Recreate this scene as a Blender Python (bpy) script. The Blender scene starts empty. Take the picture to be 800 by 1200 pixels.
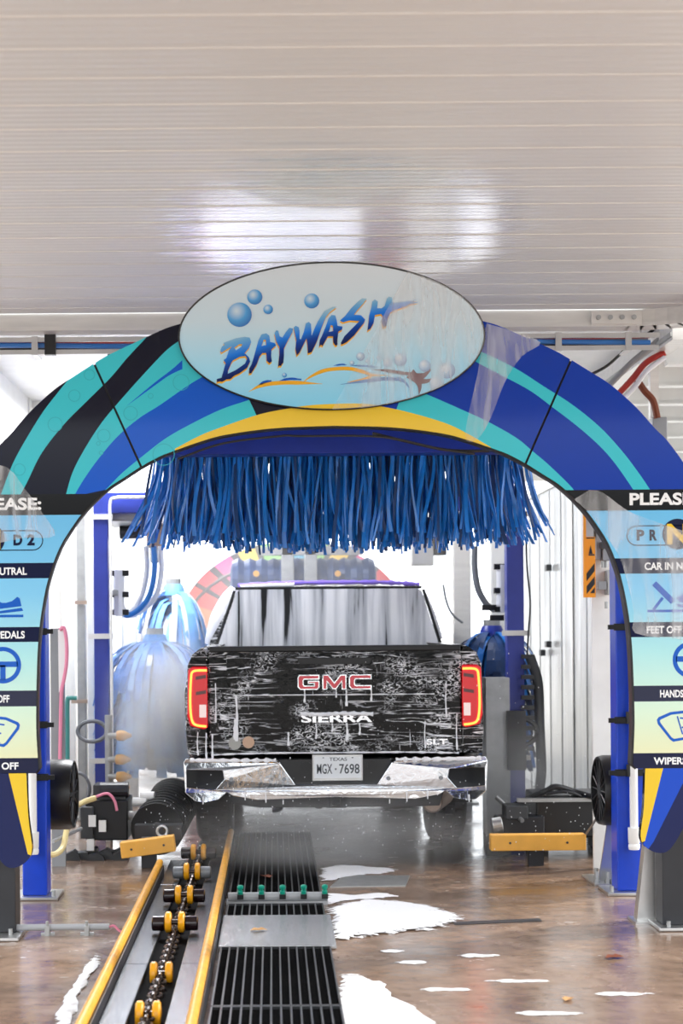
import bpy, bmesh, math, random
from mathutils import Vector, Matrix, noise
from mathutils.geometry import delaunay_2d_cdt, tessellate_polygon

random.seed(7)
S = bpy.context.scene
COL = S.collection
R = math.radians
F, VX, VY, H = 1900.0, 320.0, 738.0, 1.58      # focal length (px of an 800x1200 frame), vanishing point, eye height

# ------------------------------------------------------------------ camera, sky, lights, exposure
cam = bpy.data.cameras.new('camera')
cam.sensor_fit = 'VERTICAL'
cam.sensor_height = 36.0
cam.lens = 36.0 * F / 1200
cam.shift_x = (400 - VX) / 1200
cam.shift_y = (VY - 600) / 1200
cam.clip_end = 300
cam.dof.use_dof = True
cam.dof.focus_distance = 9.2
cam.dof.aperture_fstop = 2.4
co = bpy.data.objects.new('camera', cam)
co.location = (0, 0, H)
ROLL = 0.0078                                   # the photographer's slight tilt, right side up
co.rotation_mode = 'QUATERNION'
co.rotation_quaternion = (Matrix.Rotation(R(90), 3, 'X') @ Matrix.Rotation(-ROLL, 3, 'Z')).to_quaternion()
COL.objects.link(co)
S.camera = co

wd = bpy.data.worlds.new('sky')
S.world = wd
wd.use_nodes = True
wn = wd.node_tree
bgn = wn.nodes['Background']
# overcast-bright sky, dimmer low down on the side the vehicles come from (trees and buildings across the lot)
tc_ = wn.nodes.new('ShaderNodeTexCoord'); sx_ = wn.nodes.new('ShaderNodeSeparateXYZ'); wn.links.new(tc_.outputs['Generated'], sx_.inputs[0])
m1_ = wn.nodes.new('ShaderNodeMapRange'); m1_.interpolation_type = 'SMOOTHSTEP'
for k_, v_ in zip(('From Min', 'From Max', 'To Min', 'To Max'), (.17, .03, 0, 1)): m1_.inputs[k_].default_value = v_
wn.links.new(sx_.outputs['Z'], m1_.inputs['Value'])
m2_ = wn.nodes.new('ShaderNodeMapRange'); m2_.interpolation_type = 'SMOOTHSTEP'
for k_, v_ in zip(('From Min', 'From Max', 'To Min', 'To Max'), (-.2, -.6, 0, 1)): m2_.inputs[k_].default_value = v_
wn.links.new(sx_.outputs['Y'], m2_.inputs['Value'])
mm_ = wn.nodes.new('ShaderNodeMath'); mm_.operation = 'MULTIPLY'
wn.links.new(m1_.outputs['Result'], mm_.inputs[0]); wn.links.new(m2_.outputs['Result'], mm_.inputs[1])
mc_ = wn.nodes.new('ShaderNodeMix'); mc_.data_type = 'RGBA'
wn.links.new(mm_.outputs[0], mc_.inputs['Factor'])
mc_.inputs[6].default_value = (0.93, 0.965, 1.0, 1); mc_.inputs[7].default_value = (0.13, 0.14, 0.15, 1)
wn.links.new(mc_.outputs[2], bgn.inputs['Color'])
bgn.inputs['Strength'].default_value = 2.2

def area_light(name, loc, rot, sx, sy, power, color=(1, 1, 1)):
    l = bpy.data.lights.new(name, 'AREA')
    l.shape = 'RECTANGLE'; l.size = sx; l.size_y = sy; l.energy = power; l.color = color
    o = bpy.data.objects.new(name, l)
    o.location = loc; o.rotation_euler = rot
    COL.objects.link(o)
    return o

sun = bpy.data.lights.new('sun', 'SUN')
sun.energy = 2.8; sun.angle = R(4); sun.color = (1, 0.95, 0.88)
suno = bpy.data.objects.new('sun', sun)
suno.rotation_euler = (R(58), 0, R(112))
COL.objects.link(suno)

# unseen area lights added under the tunnel roof to brighten the tunnel
for k_, (x_, y_, p_) in enumerate(((-1.2, 13.0, 130), (1.7, 13.2, 12), (-1.2, 17, 70), (1.7, 17, 15))):
    area_light('tunnel_fill', (x_, y_, 3.48), (0, 0, 0), .5, 2.2, p_, (.97, .98, 1))

S.view_settings.view_transform = 'Standard'
S.view_settings.look = 'None'
S.view_settings.exposure = 0.55
S.view_settings.gamma = 1.0
S.view_settings.use_curve_mapping = False
S.cycles.use_denoising = True
S.cycles.max_bounces = 10
S.cycles.transparent_max_bounces = 16
S.cycles.volume_bounces = 1
S.cycles.volume_step_rate = 2.0
S.cycles.sample_clamp_indirect = 6.0

# ------------------------------------------------------------------ materials
def srgb(h):
    h = h.lstrip('#')
    c = [int(h[i:i+2], 16) / 255 for i in (0, 2, 4)]
    return tuple(x / 12.92 if x <= 0.04045 else ((x + 0.055) / 1.055) ** 2.4 for x in c) + (1,)

def mat(name, color, rough=0.5, metal=0.0, spec=0.5, coat=0.0, emit=None, estr=0.0, trans=0.0, bump=0.0, bscale=40.0, var=0.0, vscale=6.0, stretch=(1, 1, 1)):
    m = bpy.data.materials.new(name)
    m.use_nodes = True
    nt = m.node_tree
    b = nt.nodes['Principled BSDF']
    if name.startswith(('art_', 'foot_')): spec = .22
    c = srgb(color) if isinstance(color, str) else tuple(color) + ((1,) if len(color) == 3 else ())
    b.inputs['Base Color'].default_value = c
    b.inputs['Roughness'].default_value = rough
    b.inputs['Metallic'].default_value = metal
    b.inputs['Specular IOR Level'].default_value = spec
    b.inputs['Coat Weight'].default_value = coat
    b.inputs['Coat Roughness'].default_value = 0.05
    b.inputs['Transmission Weight'].default_value = trans
    if emit:
        b.inputs['Emission Color'].default_value = srgb(emit)
        b.inputs['Emission Strength'].default_value = estr
    if var > 0 or bump > 0:
        tc = nt.nodes.new('ShaderNodeTexCoord')
        mp = nt.nodes.new('ShaderNodeMapping'); mp.inputs['Scale'].default_value = stretch
        nt.links.new(tc.outputs['Object'], mp.inputs['Vector'])
        if var > 0:
            n = nt.nodes.new('ShaderNodeTexNoise'); n.inputs['Scale'].default_value = vscale; n.inputs['Detail'].default_value = 6
            nt.links.new(mp.outputs['Vector'], n.inputs['Vector'])
            r = nt.nodes.new('ShaderNodeMapRange')
            r.inputs['From Min'].default_value = 0.3; r.inputs['From Max'].default_value = 0.7
            r.inputs['To Min'].default_value = 1 - var; r.inputs['To Max'].default_value = 1 + var * 0.4
            nt.links.new(n.outputs['Fac'], r.inputs['Value'])
            hs = nt.nodes.new('ShaderNodeHueSaturation'); hs.inputs['Color'].default_value = c
            nt.links.new(r.outputs['Result'], hs.inputs['Value'])
            nt.links.new(hs.outputs['Color'], b.inputs['Base Color'])
        if bump > 0:
            n2 = nt.nodes.new('ShaderNodeTexNoise'); n2.inputs['Scale'].default_value = bscale; n2.inputs['Detail'].default_value = 4
            nt.links.new(mp.outputs['Vector'], n2.inputs['Vector'])
            bp = nt.nodes.new('ShaderNodeBump'); bp.inputs['Strength'].default_value = bump; bp.inputs['Distance'].default_value = 0.01
            nt.links.new(n2.outputs['Fac'], bp.inputs['Height'])
            nt.links.new(bp.outputs['Normal'], b.inputs['Normal'])
    return m

M = {}
def defm(k, *a, **kw):
    M[k] = mat(k, *a, **kw)

defm('white_paint', '#e9e9e7', 0.4, var=0.06)
defm('white_plastic', '#f0f0ee', 0.3)
defm('aluminium', '#dedcd8', 0.4, metal=0.2, var=0.1, vscale=3, stretch=(1, 8, 8))
defm('stainless', '#c9c9c8', 0.28, metal=0.85, var=0.12, vscale=4)
defm('galv', '#a9abab', 0.4, metal=0.6, var=0.15, vscale=14)
defm('blue_steel', '#0a3fc0', 0.3, spec=0.5, var=0.12, vscale=9)
defm('beam_blue', '#12309a', 0.35, var=0.15, vscale=7)
defm('rear_blue', '#2f3f9e', 0.4, var=0.12, vscale=9)
defm('black_steel', '#24262b', 0.4, var=0.2, vscale=12)
defm('black_plastic', '#111214', 0.35)
defm('black_rubber', '#141415', 0.6, bump=0.3, bscale=60)
defm('grey_plastic', '#8f9296', 0.45)
defm('dark_grey', '#3b3d40', 0.5, var=0.2)
defm('yellow_rail', '#eaa932', 0.35, var=0.22, vscale=18)
defm('yellow_poly', '#e8a316', 0.35, var=0.1, vscale=20)
defm('orange_box', '#eeb04a', 0.5, var=0.1, vscale=10)
defm('orange_sign', '#f29a12', 0.4)
defm('sign_black', '#17130f', 0.4)
defm('track_steel', '#5f6268', 0.27, metal=0.8, var=0.35, vscale=9, stretch=(1, 0.25, 1), bump=0.12, bscale=50)
defm('pit_black', '#08080a', 0.85, spec=0.1)
defm('chain_steel', '#3a302c', 0.3, metal=0.7, var=0.3, vscale=30)
defm('roller_dark', '#1d0f12', 0.2, var=0.3, vscale=20)
defm('roller_grey', '#7d8288', 0.3, var=0.3, vscale=20)
defm('grate', '#46484b', 0.35, metal=0.5, var=0.3, vscale=20)
defm('plate_steel', '#b4b6b9', 0.2, metal=0.75, bump=0.5, bscale=45, stretch=(1, 2, 1))
defm('pipe_grey', '#a4a7ab', 0.35)
defm('nozzle_green', '#0e8f78', 0.3)
defm('nozzle_amber', '#d8a04a', 0.35)
defm('hose_black', '#1b1c1f', 0.35)
defm('hose_red', '#b2332b', 0.4)
defm('hose_blue', '#2a78c8', 0.4)
defm('hose_yellow', '#e8d59a', 0.4)
defm('hose_pink', '#e58aa6', 0.4)
defm('hose_white', '#e6e8ee', 0.35)
defm('hose_grey', '#6d7178', 0.4)
defm('hose_teal', '#3c8f8c', 0.4)
defm('chrome', '#dfe2e6', 0.1, metal=1.0)
defm('black_trim', '#0c0d0f', 0.4)
defm('tyre', '#131415', 0.55, bump=0.5, bscale=50)
defm('glass_dark', '#0b0d10', 0.08, spec=0.6)
defm('lens_red', '#70000a', 0.18, coat=0.2, emit='#ff0014', estr=0.33)
defm('lens_dark', '#52000a', 0.2, coat=.3)
defm('led', '#ff5a28', 0.3, emit='#ff5a20', estr=6.0)
defm('lens_white', '#e8d8d4', 0.2, emit='#ffd8d0', estr=0.2)
defm('badge_red', '#d01a34', 0.25, coat=0.5)
defm('plate_white', '#dfe3e6', 0.4)
defm('plate_ink', '#3c4348', 0.5)
defm('sticker_grey', '#a9a8a2', 0.5)
defm('sticker_tan', '#c9a68c', 0.5)
defm('foam', '#f2f3f6', 0.7, bump=0.5, bscale=60)
defm('foam_lilac', '#8d74e0', 0.6, bump=0.4, bscale=60)
defm('leaf_brown', '#7a3a1c', 0.6, var=0.3)
defm('leaf_tan', '#c89860', 0.6, var=0.3)
defm('exhaust', '#a8968a', 0.35, metal=0.5)
defm('brush_blue', '#1a7fdc', 0.3, coat=0.2, var=0.3, vscale=7)
defm('brush_pale', '#74b0f0', 0.5, var=0.25, vscale=9)
defm('brush_navy', '#123f78', 0.45, var=0.3, vscale=9)
defm('art_navy', '#0d1024', 0.08)
defm('art_teal', '#3cc2cf', 0.08)
defm('art_teal_ring', '#36adbb', 0.08)
defm('art_blue', '#0957c9', 0.08)
defm('art_royal', '#0838a4', 0.08)
defm('art_yellow', '#e8c436', 0.08)
defm('art_white', '#f1f3f4', 0.3)
defm('art_black', '#101113', 0.08)
defm('art_bar', '#161c3c', 0.08)
defm('art_icon', '#1a5cc0', 0.15)
defm('art_gold', '#e9ad2c', 0.15)
defm('art_brown', '#6b4048', 0.15)
defm('art_steelblue', '#4e86c0', 0.15)
defm('foot_blue', '#1c4cc0', 0.08)
defm('foot_navy', '#1b2452', 0.08)
defm('sheet', '#f1f1ee', 0.5)

def ramp_mat(name, axis, stops, lo, hi, rough=0.08, uv=False):
    """printed colour gradient along one axis (object space metres, or the V of the print's own UV)"""
    m = bpy.data.materials.new(name); m.use_nodes = True
    nt = m.node_tree; b = nt.nodes['Principled BSDF']
    b.inputs['Roughness'].default_value = rough; b.inputs['Specular IOR Level'].default_value = .22
    tc = nt.nodes.new('ShaderNodeTexCoord'); sp = nt.nodes.new('ShaderNodeSeparateXYZ')
    nt.links.new(tc.outputs['UV' if uv else 'Object'], sp.inputs[0])
    mr = nt.nodes.new('ShaderNodeMapRange')
    mr.inputs['From Min'].default_value = lo; mr.inputs['From Max'].default_value = hi
    nt.links.new(sp.outputs['XYZ'.index(axis)], mr.inputs['Value'])
    cr = nt.nodes.new('ShaderNodeValToRGB')
    el = cr.color_ramp.elements
    while len(el) < len(stops): el.new(0.5)
    for e, (p, c) in zip(el, stops): e.position = p; e.color = srgb(c)
    nt.links.new(mr.outputs['Result'], cr.inputs['Fac'])
    nt.links.new(cr.outputs['Color'], b.inputs['Base Color'])
    M[name] = m
    return m

# ------------------------------------------------------------------ geometry helpers
def W(px, py, D):
    px, py = px - ROLL * (py - VY), py + ROLL * (px - VX)
    return Vector(((px - VX) * D / F, D, H + (VY - py) * D / F))

class MB:
    """collects shapes, then links them as ONE mesh object"""
    def __init__(s):
        s.v = []; s.f = []; s.m = []; s.mats = []; s.uv = {}
    def mi(s, m):
        m = M[m] if isinstance(m, str) else m
        if m not in s.mats: s.mats.append(m)
        return s.mats.index(m)
    def add(s, vs, fs, m):
        o = len(s.v); k = s.mi(m)
        s.v += [tuple(v) for v in vs]
        for f in fs: s.f.append([i + o for i in f]); s.m.append(k)
        return s
    def box(s, c, d, m, rot=None):
        hx, hy, hz = d[0] / 2, d[1] / 2, d[2] / 2
        vs = [Vector((x, y, z)) for x in (-hx, hx) for y in (-hy, hy) for z in (-hz, hz)]
        if rot is not None: vs = [rot @ v for v in vs]
        c = Vector(c)
        return s.add([v + c for v in vs], [(0, 1, 3, 2), (4, 6, 7, 5), (0, 4, 5, 1), (2, 3, 7, 6), (0, 2, 6, 4), (1, 5, 7, 3)], m)
    def bx(s, x0, x1, y0, y1, z0, z1, m):
        return s.box(((x0+x1)/2, (y0+y1)/2, (z0+z1)/2), (abs(x1-x0), abs(y1-y0), abs(z1-z0)), m)
    def cyl(s, p0, p1, r0, m, n=16, r1=None, cap=True):
        p0, p1 = Vector(p0), Vector(p1); r1 = r0 if r1 is None else r1
        d = (p1 - p0).normalized(); a = d.orthogonal().normalized(); b = d.cross(a)
        vs = []
        for p, r in ((p0, r0), (p1, r1)):
            for i in range(n):
                t = 2 * math.pi * i / n
                vs.append(p + a * (r * math.cos(t)) + b * (r * math.sin(t)))
        fs = [(i, (i+1) % n, n + (i+1) % n, n + i) for i in range(n)]
        if cap: fs += [tuple(range(n-1, -1, -1)), tuple(range(n, 2*n))]
        return s.add(vs, fs, m)
    def tube(s, pts, r, m, n=8, sub=6, closed=False):
        P = smooth_path([Vector(p) for p in pts], sub) if sub > 1 else [Vector(p) for p in pts]
        rr = r if callable(r) else (lambda t: r)
        vs = []; L = len(P); up = None
        for i, p in enumerate(P):
            d = (P[min(i+1, L-1)] - P[max(i-1, 0)])
            d = d.normalized() if d.length > 1e-9 else Vector((0, 0, 1))
            if up is None: up = d.orthogonal().normalized()
            up = (up - d * up.dot(d))
            up = up.normalized() if up.length > 1e-6 else d.orthogonal().normalized()
            b = d.cross(up); q = rr(i / max(L-1, 1))
            for k in range(n):
                t = 2 * math.pi * k / n
                vs.append(p + up * (q * math.cos(t)) + b * (q * math.sin(t)))
        fs = [(i*n + k, i*n + (k+1) % n, (i+1)*n + (k+1) % n, (i+1)*n + k) for i in range(L-1) for k in range(n)]
        fs += [tuple(range(n-1, -1, -1)), tuple(range((L-1)*n, L*n))]
        return s.add(vs, fs, m)
    def prism(s, poly, d0, d1, m, to=None, holes=(), side=None):
        """2-D polygon (u, w) extruded from depth d0 to d1; 'to' maps (u, w, depth) to a point (default: x, depth, z)"""
        to = to or (lambda u, w, d: (u, d, w))
        loops = [list(poly)] + [list(h) for h in holes]
        flat = [p for l in loops for p in l]
        tri = tessellate_polygon([[Vector((p[0], p[1], 0)) for p in l] for l in loops])
        n = len(flat)
        vs = [to(p[0], p[1], d0) for p in flat] + [to(p[0], p[1], d1) for p in flat]
        fs = [tuple(t) for t in tri] + [tuple(i + n for i in reversed(t)) for t in tri]
        s.add(vs, fs, m)
        o = 0; fs = []
        for l in loops:
            k = len(l)
            fs += [(o+i, o+(i+1) % k, n+o+(i+1) % k, n+o+i) for i in range(k)]
            o += k
        s.add(vs, fs, side or m)
        return s
    def lathe(s, prof, c, axis, m, n=24):
        """profile (radius, along) spun about an axis through c"""
        c = Vector(c); d = Vector(axis).normalized(); a = d.orthogonal().normalized(); b = d.cross(a)
        vs = []
        for r, h in prof:
            for i in range(n):
                t = 2 * math.pi * i / n
                vs.append(c + d * h + a * (r * math.cos(t)) + b * (r * math.sin(t)))
        fs = [(j*n+i, j*n+(i+1) % n, (j+1)*n+(i+1) % n, (j+1)*n+i) for j in range(len(prof)-1) for i in range(n)]
        return s.add(vs, fs, m)
    def build(s, name, parent=None, bevel=0, smooth=False, seg=2):
        me = bpy.data.meshes.new(name)
        o = bpy.data.objects.new(name, me)
        COL.objects.link(o)
        off = Vector((0, 0, 0))
        if parent is not None:
            o.parent = parent
            p = parent
            while p is not None:
                off += p.location; p = p.parent
        elif s.v:
            lo = Vector([min(v[i] for v in s.v) for i in range(3)]); hi = Vector([max(v[i] for v in s.v) for i in range(3)])
            off = Vector(((lo.x+hi.x)/2, (lo.y+hi.y)/2, lo.z)); o.location = off
        me.from_pydata([tuple(Vector(v) - off) for v in s.v], [], s.f)
        for m in s.mats: me.materials.append(m)
        for p, k in zip(me.polygons, s.m): p.material_index = k
        bm = bmesh.new(); bm.from_mesh(me)
        bmesh.ops.remove_doubles(bm, verts=bm.verts, dist=2e-5)
        bmesh.ops.delete(bm, geom=[v for v in bm.verts if not v.link_faces], context='VERTS')
        bmesh.ops.recalc_face_normals(bm, faces=bm.faces)
        bm.to_mesh(me); bm.free()
        if smooth:
            for p in me.polygons: p.use_smooth = True
            me.set_sharp_from_angle(angle=R(38))
        if bevel > 0:
            b = o.modifiers.new('bevel', 'BEVEL'); b.width = bevel; b.segments = seg; b.limit_method = 'ANGLE'; b.angle_limit = R(35)
            b.use_clamp_overlap = True
        return o

def smooth_path(P, sub):
    if len(P) < 3: 
        return [P[0].lerp(P[-1], i / sub) for i in range(sub + 1)]
    out = []
    for i in range(len(P) - 1):
        p0 = P[i-1] if i else P[0] * 2 - P[1]
        p1, p2 = P[i], P[i+1]
        p3 = P[i+2] if i + 2 < len(P) else P[-1] * 2 - P[-2]
        for k in range(sub):
            t = k / sub
            out.append(0.5 * ((2*p1) + (p2-p0)*t + (2*p0-5*p1+4*p2-p3)*t*t + (3*p1-p0-3*p2+p3)*t**3))
    out.append(P[-1])
    return out

def curve2(pts, sub=6):
    return [(p.x, p.y) for p in smooth_path([Vector((a, b, 0)) for a, b in pts], sub)]

def tag(o, label, cat, group=None, kind=None):
    o['label'] = label; o['category'] = cat
    if group: o['group'] = group
    if kind: o['kind'] = kind
    return o

def thing(name, loc, label, cat, group=None):
    o = bpy.data.objects.new(name, None)
    o.empty_display_size = 0.1
    COL.objects.link(o); o.location = loc
    return tag(o, label, cat, group)

def struct(name, mb, **kw):
    o = mb.build(name, **kw); o['kind'] = 'structure'
    return o

def area2(p):
    return sum(p[i][0]*p[(i+1) % len(p)][1] - p[(i+1) % len(p)][0]*p[i][1] for i in range(len(p))) / 2

def ccw(p):
    q = [p[0]]
    for a in p[1:]:
        if (a[0]-q[-1][0])**2 + (a[1]-q[-1][1])**2 > 1e-6: q.append(a)
    if (q[0][0]-q[-1][0])**2 + (q[0][1]-q[-1][1])**2 < 1e-6: q.pop()
    return q if area2(q) > 0 else q[::-1]

def artwork(outline, layers, base):
    """cut a printed face: returns (verts2d, [(tri, material)]) clipped to the outline; later layers print over earlier ones"""
    polys = [ccw(outline)] + [ccw(p) for p, _ in layers]
    vs = []; fs = []
    for p in polys:
        fs.append(list(range(len(vs), len(vs) + len(p)))); vs += [Vector(a) for a in p]
    V, E, Fc, ov, oe, of = delaunay_2d_cdt(vs, [], fs, 1, 1e-4)
    out = []
    for f, src in zip(Fc, of):
        if 0 not in src: continue
        top = max(src)
        out.append((f, base if top == 0 else layers[top-1][1]))
    return [(v.x, v.y) for v in V], out

def stroke(pts, w0, w1=None, sub=6):
    """a brush stroke polygon along a path, half-widths w(t)"""
    P = curve2(pts, sub); L = len(P); a = []; b = []
    for i, p in enumerate(P):
        q0, q1 = P[max(i-1, 0)], P[min(i+1, L-1)]
        dx, dy = q1[0]-q0[0], q1[1]-q0[1]; l = math.hypot(dx, dy) or 1
        t = i / (L-1)
        w = w0(t) if callable(w0) else w0 + ((w1 if w1 is not None else w0) - w0) * t
        a.append((p[0] - dy/l*w, p[1] + dx/l*w)); b.append((p[0] + dy/l*w, p[1] - dx/l*w))
    return a + b[::-1]

def text_to(mb, s, m, x0, x1, z0, z1, to, bold=0.0, depth=0.0, spacing=1.0, shear=0.0):
    """letters fitted into the rectangle x0..x1, z0..z1 and mapped to the surface by to(u, w, d)"""
    cu = bpy.data.curves.new('t', 'FONT'); cu.body = s; cu.size = 1; cu.offset = bold; cu.space_character = spacing
    cu.resolution_u = 4
    ob = bpy.data.objects.new('t', cu); COL.objects.link(ob)
    dg = bpy.context.evaluated_depsgraph_get(); dg.update()
    me = bpy.data.meshes.new_from_object(ob.evaluated_get(dg))
    V = [v.co.copy() for v in me.vertices]; fs = [tuple(p.vertices) for p in me.polygons]
    lo = [min(v[i] for v in V) for i in (0, 1)]; hi = [max(v[i] for v in V) for i in (0, 1)]
    def mp(v, d):
        u = (v.x-lo[0])/(hi[0]-lo[0]); w = (v.y-lo[1])/(hi[1]-lo[1])
        return to(x0 + u*(x1-x0) + shear*w*(z1-z0), z0 + w*(z1-z0), d)
    n = len(V)
    if depth:
        cnt = {}
        for f in fs:
            for i in range(len(f)):
                e = (f[i], f[(i+1) % len(f)]); k = tuple(sorted(e)); cnt.setdefault(k, []).append(e)
        sides = [(e[0][0], e[0][1], e[0][1]+n, e[0][0]+n) for e in cnt.values() if len(e) == 1]
        mb.add([mp(v, 0) for v in V] + [mp(v, depth) for v in V], fs + sides, m)
    else:
        mb.add([mp(v, 0) for v in V], fs, m)
    bpy.data.objects.remove(ob); bpy.data.curves.remove(cu); bpy.data.meshes.remove(me)

# ================================================================== THE SETTING
def floor_mat():
    m = bpy.data.materials.new('wet_concrete'); m.use_nodes = True
    nt = m.node_tree; N = nt.nodes; L = nt.links; b = N['Principled BSDF']
    tc = N.new('ShaderNodeTexCoord')
    mp = N.new('ShaderNodeMapping'); L.new(tc.outputs['Object'], mp.inputs['Vector'])
    def noise_(scale, detail=6, rough=0.6, st=(1, 1, 1)):
        q = N.new('ShaderNodeMapping'); q.inputs['Scale'].default_value = st; L.new(tc.outputs['Object'], q.inputs['Vector'])
        n = N.new('ShaderNodeTexNoise'); n.inputs['Scale'].default_value = scale; n.inputs['Detail'].default_value = detail; n.inputs['Roughness'].default_value = rough
        L.new(q.outputs['Vector'], n.inputs['Vector']); return n.outputs['Fac']
    def rng(src, a, b_, c=0.0, d=1.0):
        r = N.new('ShaderNodeMapRange'); r.inputs['From Min'].default_value = a; r.inputs['From Max'].default_value = b_
        r.inputs['To Min'].default_value = c; r.inputs['To Max'].default_value = d; L.new(src, r.inputs['Value']); return r.outputs['Result']
    def mix(fac, a, b_):
        x = N.new('ShaderNodeMix'); x.data_type = 'RGBA'; L.new(fac, x.inputs['Factor'])
        for i, v in ((6, a), (7, b_)):
            if isinstance(v, str): x.inputs[i].default_value = srgb(v)
            else: L.new(v, x.inputs[i])
        return x.outputs[2]
    c = mix(rng(noise_(1.1), 0.3, 0.7), '#7e6858', '#a68c78')
    c = mix(rng(noise_(9, 8), 0.35, 0.75, 0, 0.6), c, '#5d4636')
    fl = rng(noise_(26, 3, 0.5, (0.45, 1.2, 1)), 0.68, 0.72)                 # thin suds drifting on the wet slab
    zone = rng(noise_(0.9, 2), 0.42, 0.62)
    mu = N.new('ShaderNodeMath'); mu.operation = 'MULTIPLY'; L.new(fl, mu.inputs[0]); L.new(zone, mu.inputs[1])
    sy = N.new('ShaderNodeSeparateXYZ'); L.new(tc.outputs['Object'], sy.inputs[0])      # slab colour darkened from the truck's tail on, painting in shade under it
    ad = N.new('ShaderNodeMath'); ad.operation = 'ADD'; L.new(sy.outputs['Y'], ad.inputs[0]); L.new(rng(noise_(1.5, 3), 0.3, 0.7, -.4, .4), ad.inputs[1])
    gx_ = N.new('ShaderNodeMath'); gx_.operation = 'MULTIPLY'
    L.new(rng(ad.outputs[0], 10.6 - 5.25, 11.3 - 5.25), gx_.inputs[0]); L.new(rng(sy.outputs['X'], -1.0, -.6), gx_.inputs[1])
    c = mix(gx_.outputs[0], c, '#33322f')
    c = mix(mu.outputs[0], c, '#e9e9ea')
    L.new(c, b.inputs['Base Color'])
    L.new(rng(noise_(2.2, 5), 0.35, 0.7, 0.06, 0.34), b.inputs['Roughness'])
    bp = N.new('ShaderNodeBump'); bp.inputs['Strength'].default_value = 0.22; bp.inputs['Distance'].default_value = 0.01
    L.new(noise_(14, 5), bp.inputs['Height']); L.new(bp.outputs['Normal'], b.inputs['Normal'])
    b.inputs['Specular IOR Level'].default_value = 0.6
    return m
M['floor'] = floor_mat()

def ceil_mat():
    m = bpy.data.materials.new('ceiling_panel'); m.use_nodes = True
    nt = m.node_tree; N = nt.nodes; L = nt.links; b = N['Principled BSDF']
    tc = N.new('ShaderNodeTexCoord')
    def noise_(scale, st, det=5):
        q = N.new('ShaderNodeMapping'); q.inputs['Scale'].default_value = st; L.new(tc.outputs['Object'], q.inputs['Vector'])
        n = N.new('ShaderNodeTexNoise'); n.inputs['Scale'].default_value = scale; n.inputs['Detail'].default_value = det; L.new(q.outputs['Vector'], n.inputs['Vector']); return n.outputs['Fac']
    def math_(op, a, b_=None):
        x = N.new('ShaderNodeMath'); x.operation = op
        for i, v in enumerate((a, b_)):
            if v is None: continue
            if isinstance(v, (int, float)): x.inputs[i].default_value = v
            else: L.new(v, x.inputs[i])
        return x.outputs[0]
    def rng(src, a, b_, c=0.0, d=1.0):
        r = N.new('ShaderNodeMapRange'); r.inputs['From Min'].default_value = a; r.inputs['From Max'].default_value = b_
        r.inputs['To Min'].default_value = c; r.inputs['To Max'].default_value = d; L.new(src, r.inputs['Value']); return r.outputs['Result']
    sp = N.new('ShaderNodeSeparateXYZ'); L.new(tc.outputs['Object'], sp.inputs[0])
    # rubbed, wet oval above the arch: the fogged film is washed off there
    ex = math_('DIVIDE', math_('SUBTRACT', sp.outputs['X'], WETX), 0.86)
    ey = math_('DIVIDE', math_('SUBTRACT', sp.outputs['Y'], WETY), 1.35)
    rr = math_('SQRT', math_('ADD', math_('MULTIPLY', ex, ex), math_('MULTIPLY', ey, ey)))
    rr = math_('ADD', rr, math_('MULTIPLY', math_('SUBTRACT', noise_(2.0, (0.7, 9, 1), 6), 0.5), 0.9))
    wet = rng(rr, 1.12, 0.78)
    L.new(rng(wet, 0, 1, 0.42, 0.2), b.inputs['Roughness'])
    x = N.new('ShaderNodeMix'); x.data_type = 'RGBA'; L.new(noise_(0.8, (0.4, 2, 1)), x.inputs['Factor'])
    x.inputs[6].default_value = srgb('#d5d8db'); x.inputs[7].default_value = srgb('#dfe2e5')
    y = N.new('ShaderNodeMix'); y.data_type = 'RGBA'; L.new(wet, y.inputs['Factor']); L.new(x.outputs[2], y.inputs[6]); y.inputs[7].default_value = srgb('#c6c6c6')
    L.new(y.outputs[2], b.inputs['Base Color'])
    L.new(rng(wet, 0, 1, 0.35, 1.0), b.inputs['Specular IOR Level'])
    L.new(wet, b.inputs['Coat Weight']); b.inputs['Coat IOR'].default_value = 2.1; b.inputs['Coat Roughness'].default_value = .17
    wv = math_('SINE', math_('MULTIPLY', sp.outputs['Y'], 2 * math.pi / 0.06))
    hgt = math_('ADD', math_('MULTIPLY', wv, 0.35), noise_(3, (0.12, 12, 1), 5))
    bp = N.new('ShaderNodeBump'); bp.inputs['Strength'].default_value = 0.3; bp.inputs['Distance'].default_value = 0.01
    L.new(hgt, bp.inputs['Height']); L.new(bp.outputs['Normal'], b.inputs['Normal'])
    return m
CZ = 3.6
CY0, CY1 = 1.0, 10.3
WETX, WETY = 0.0, 8.25 - (CY0 + CY1) / 2
M['ceil'] = ceil_mat()

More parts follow.
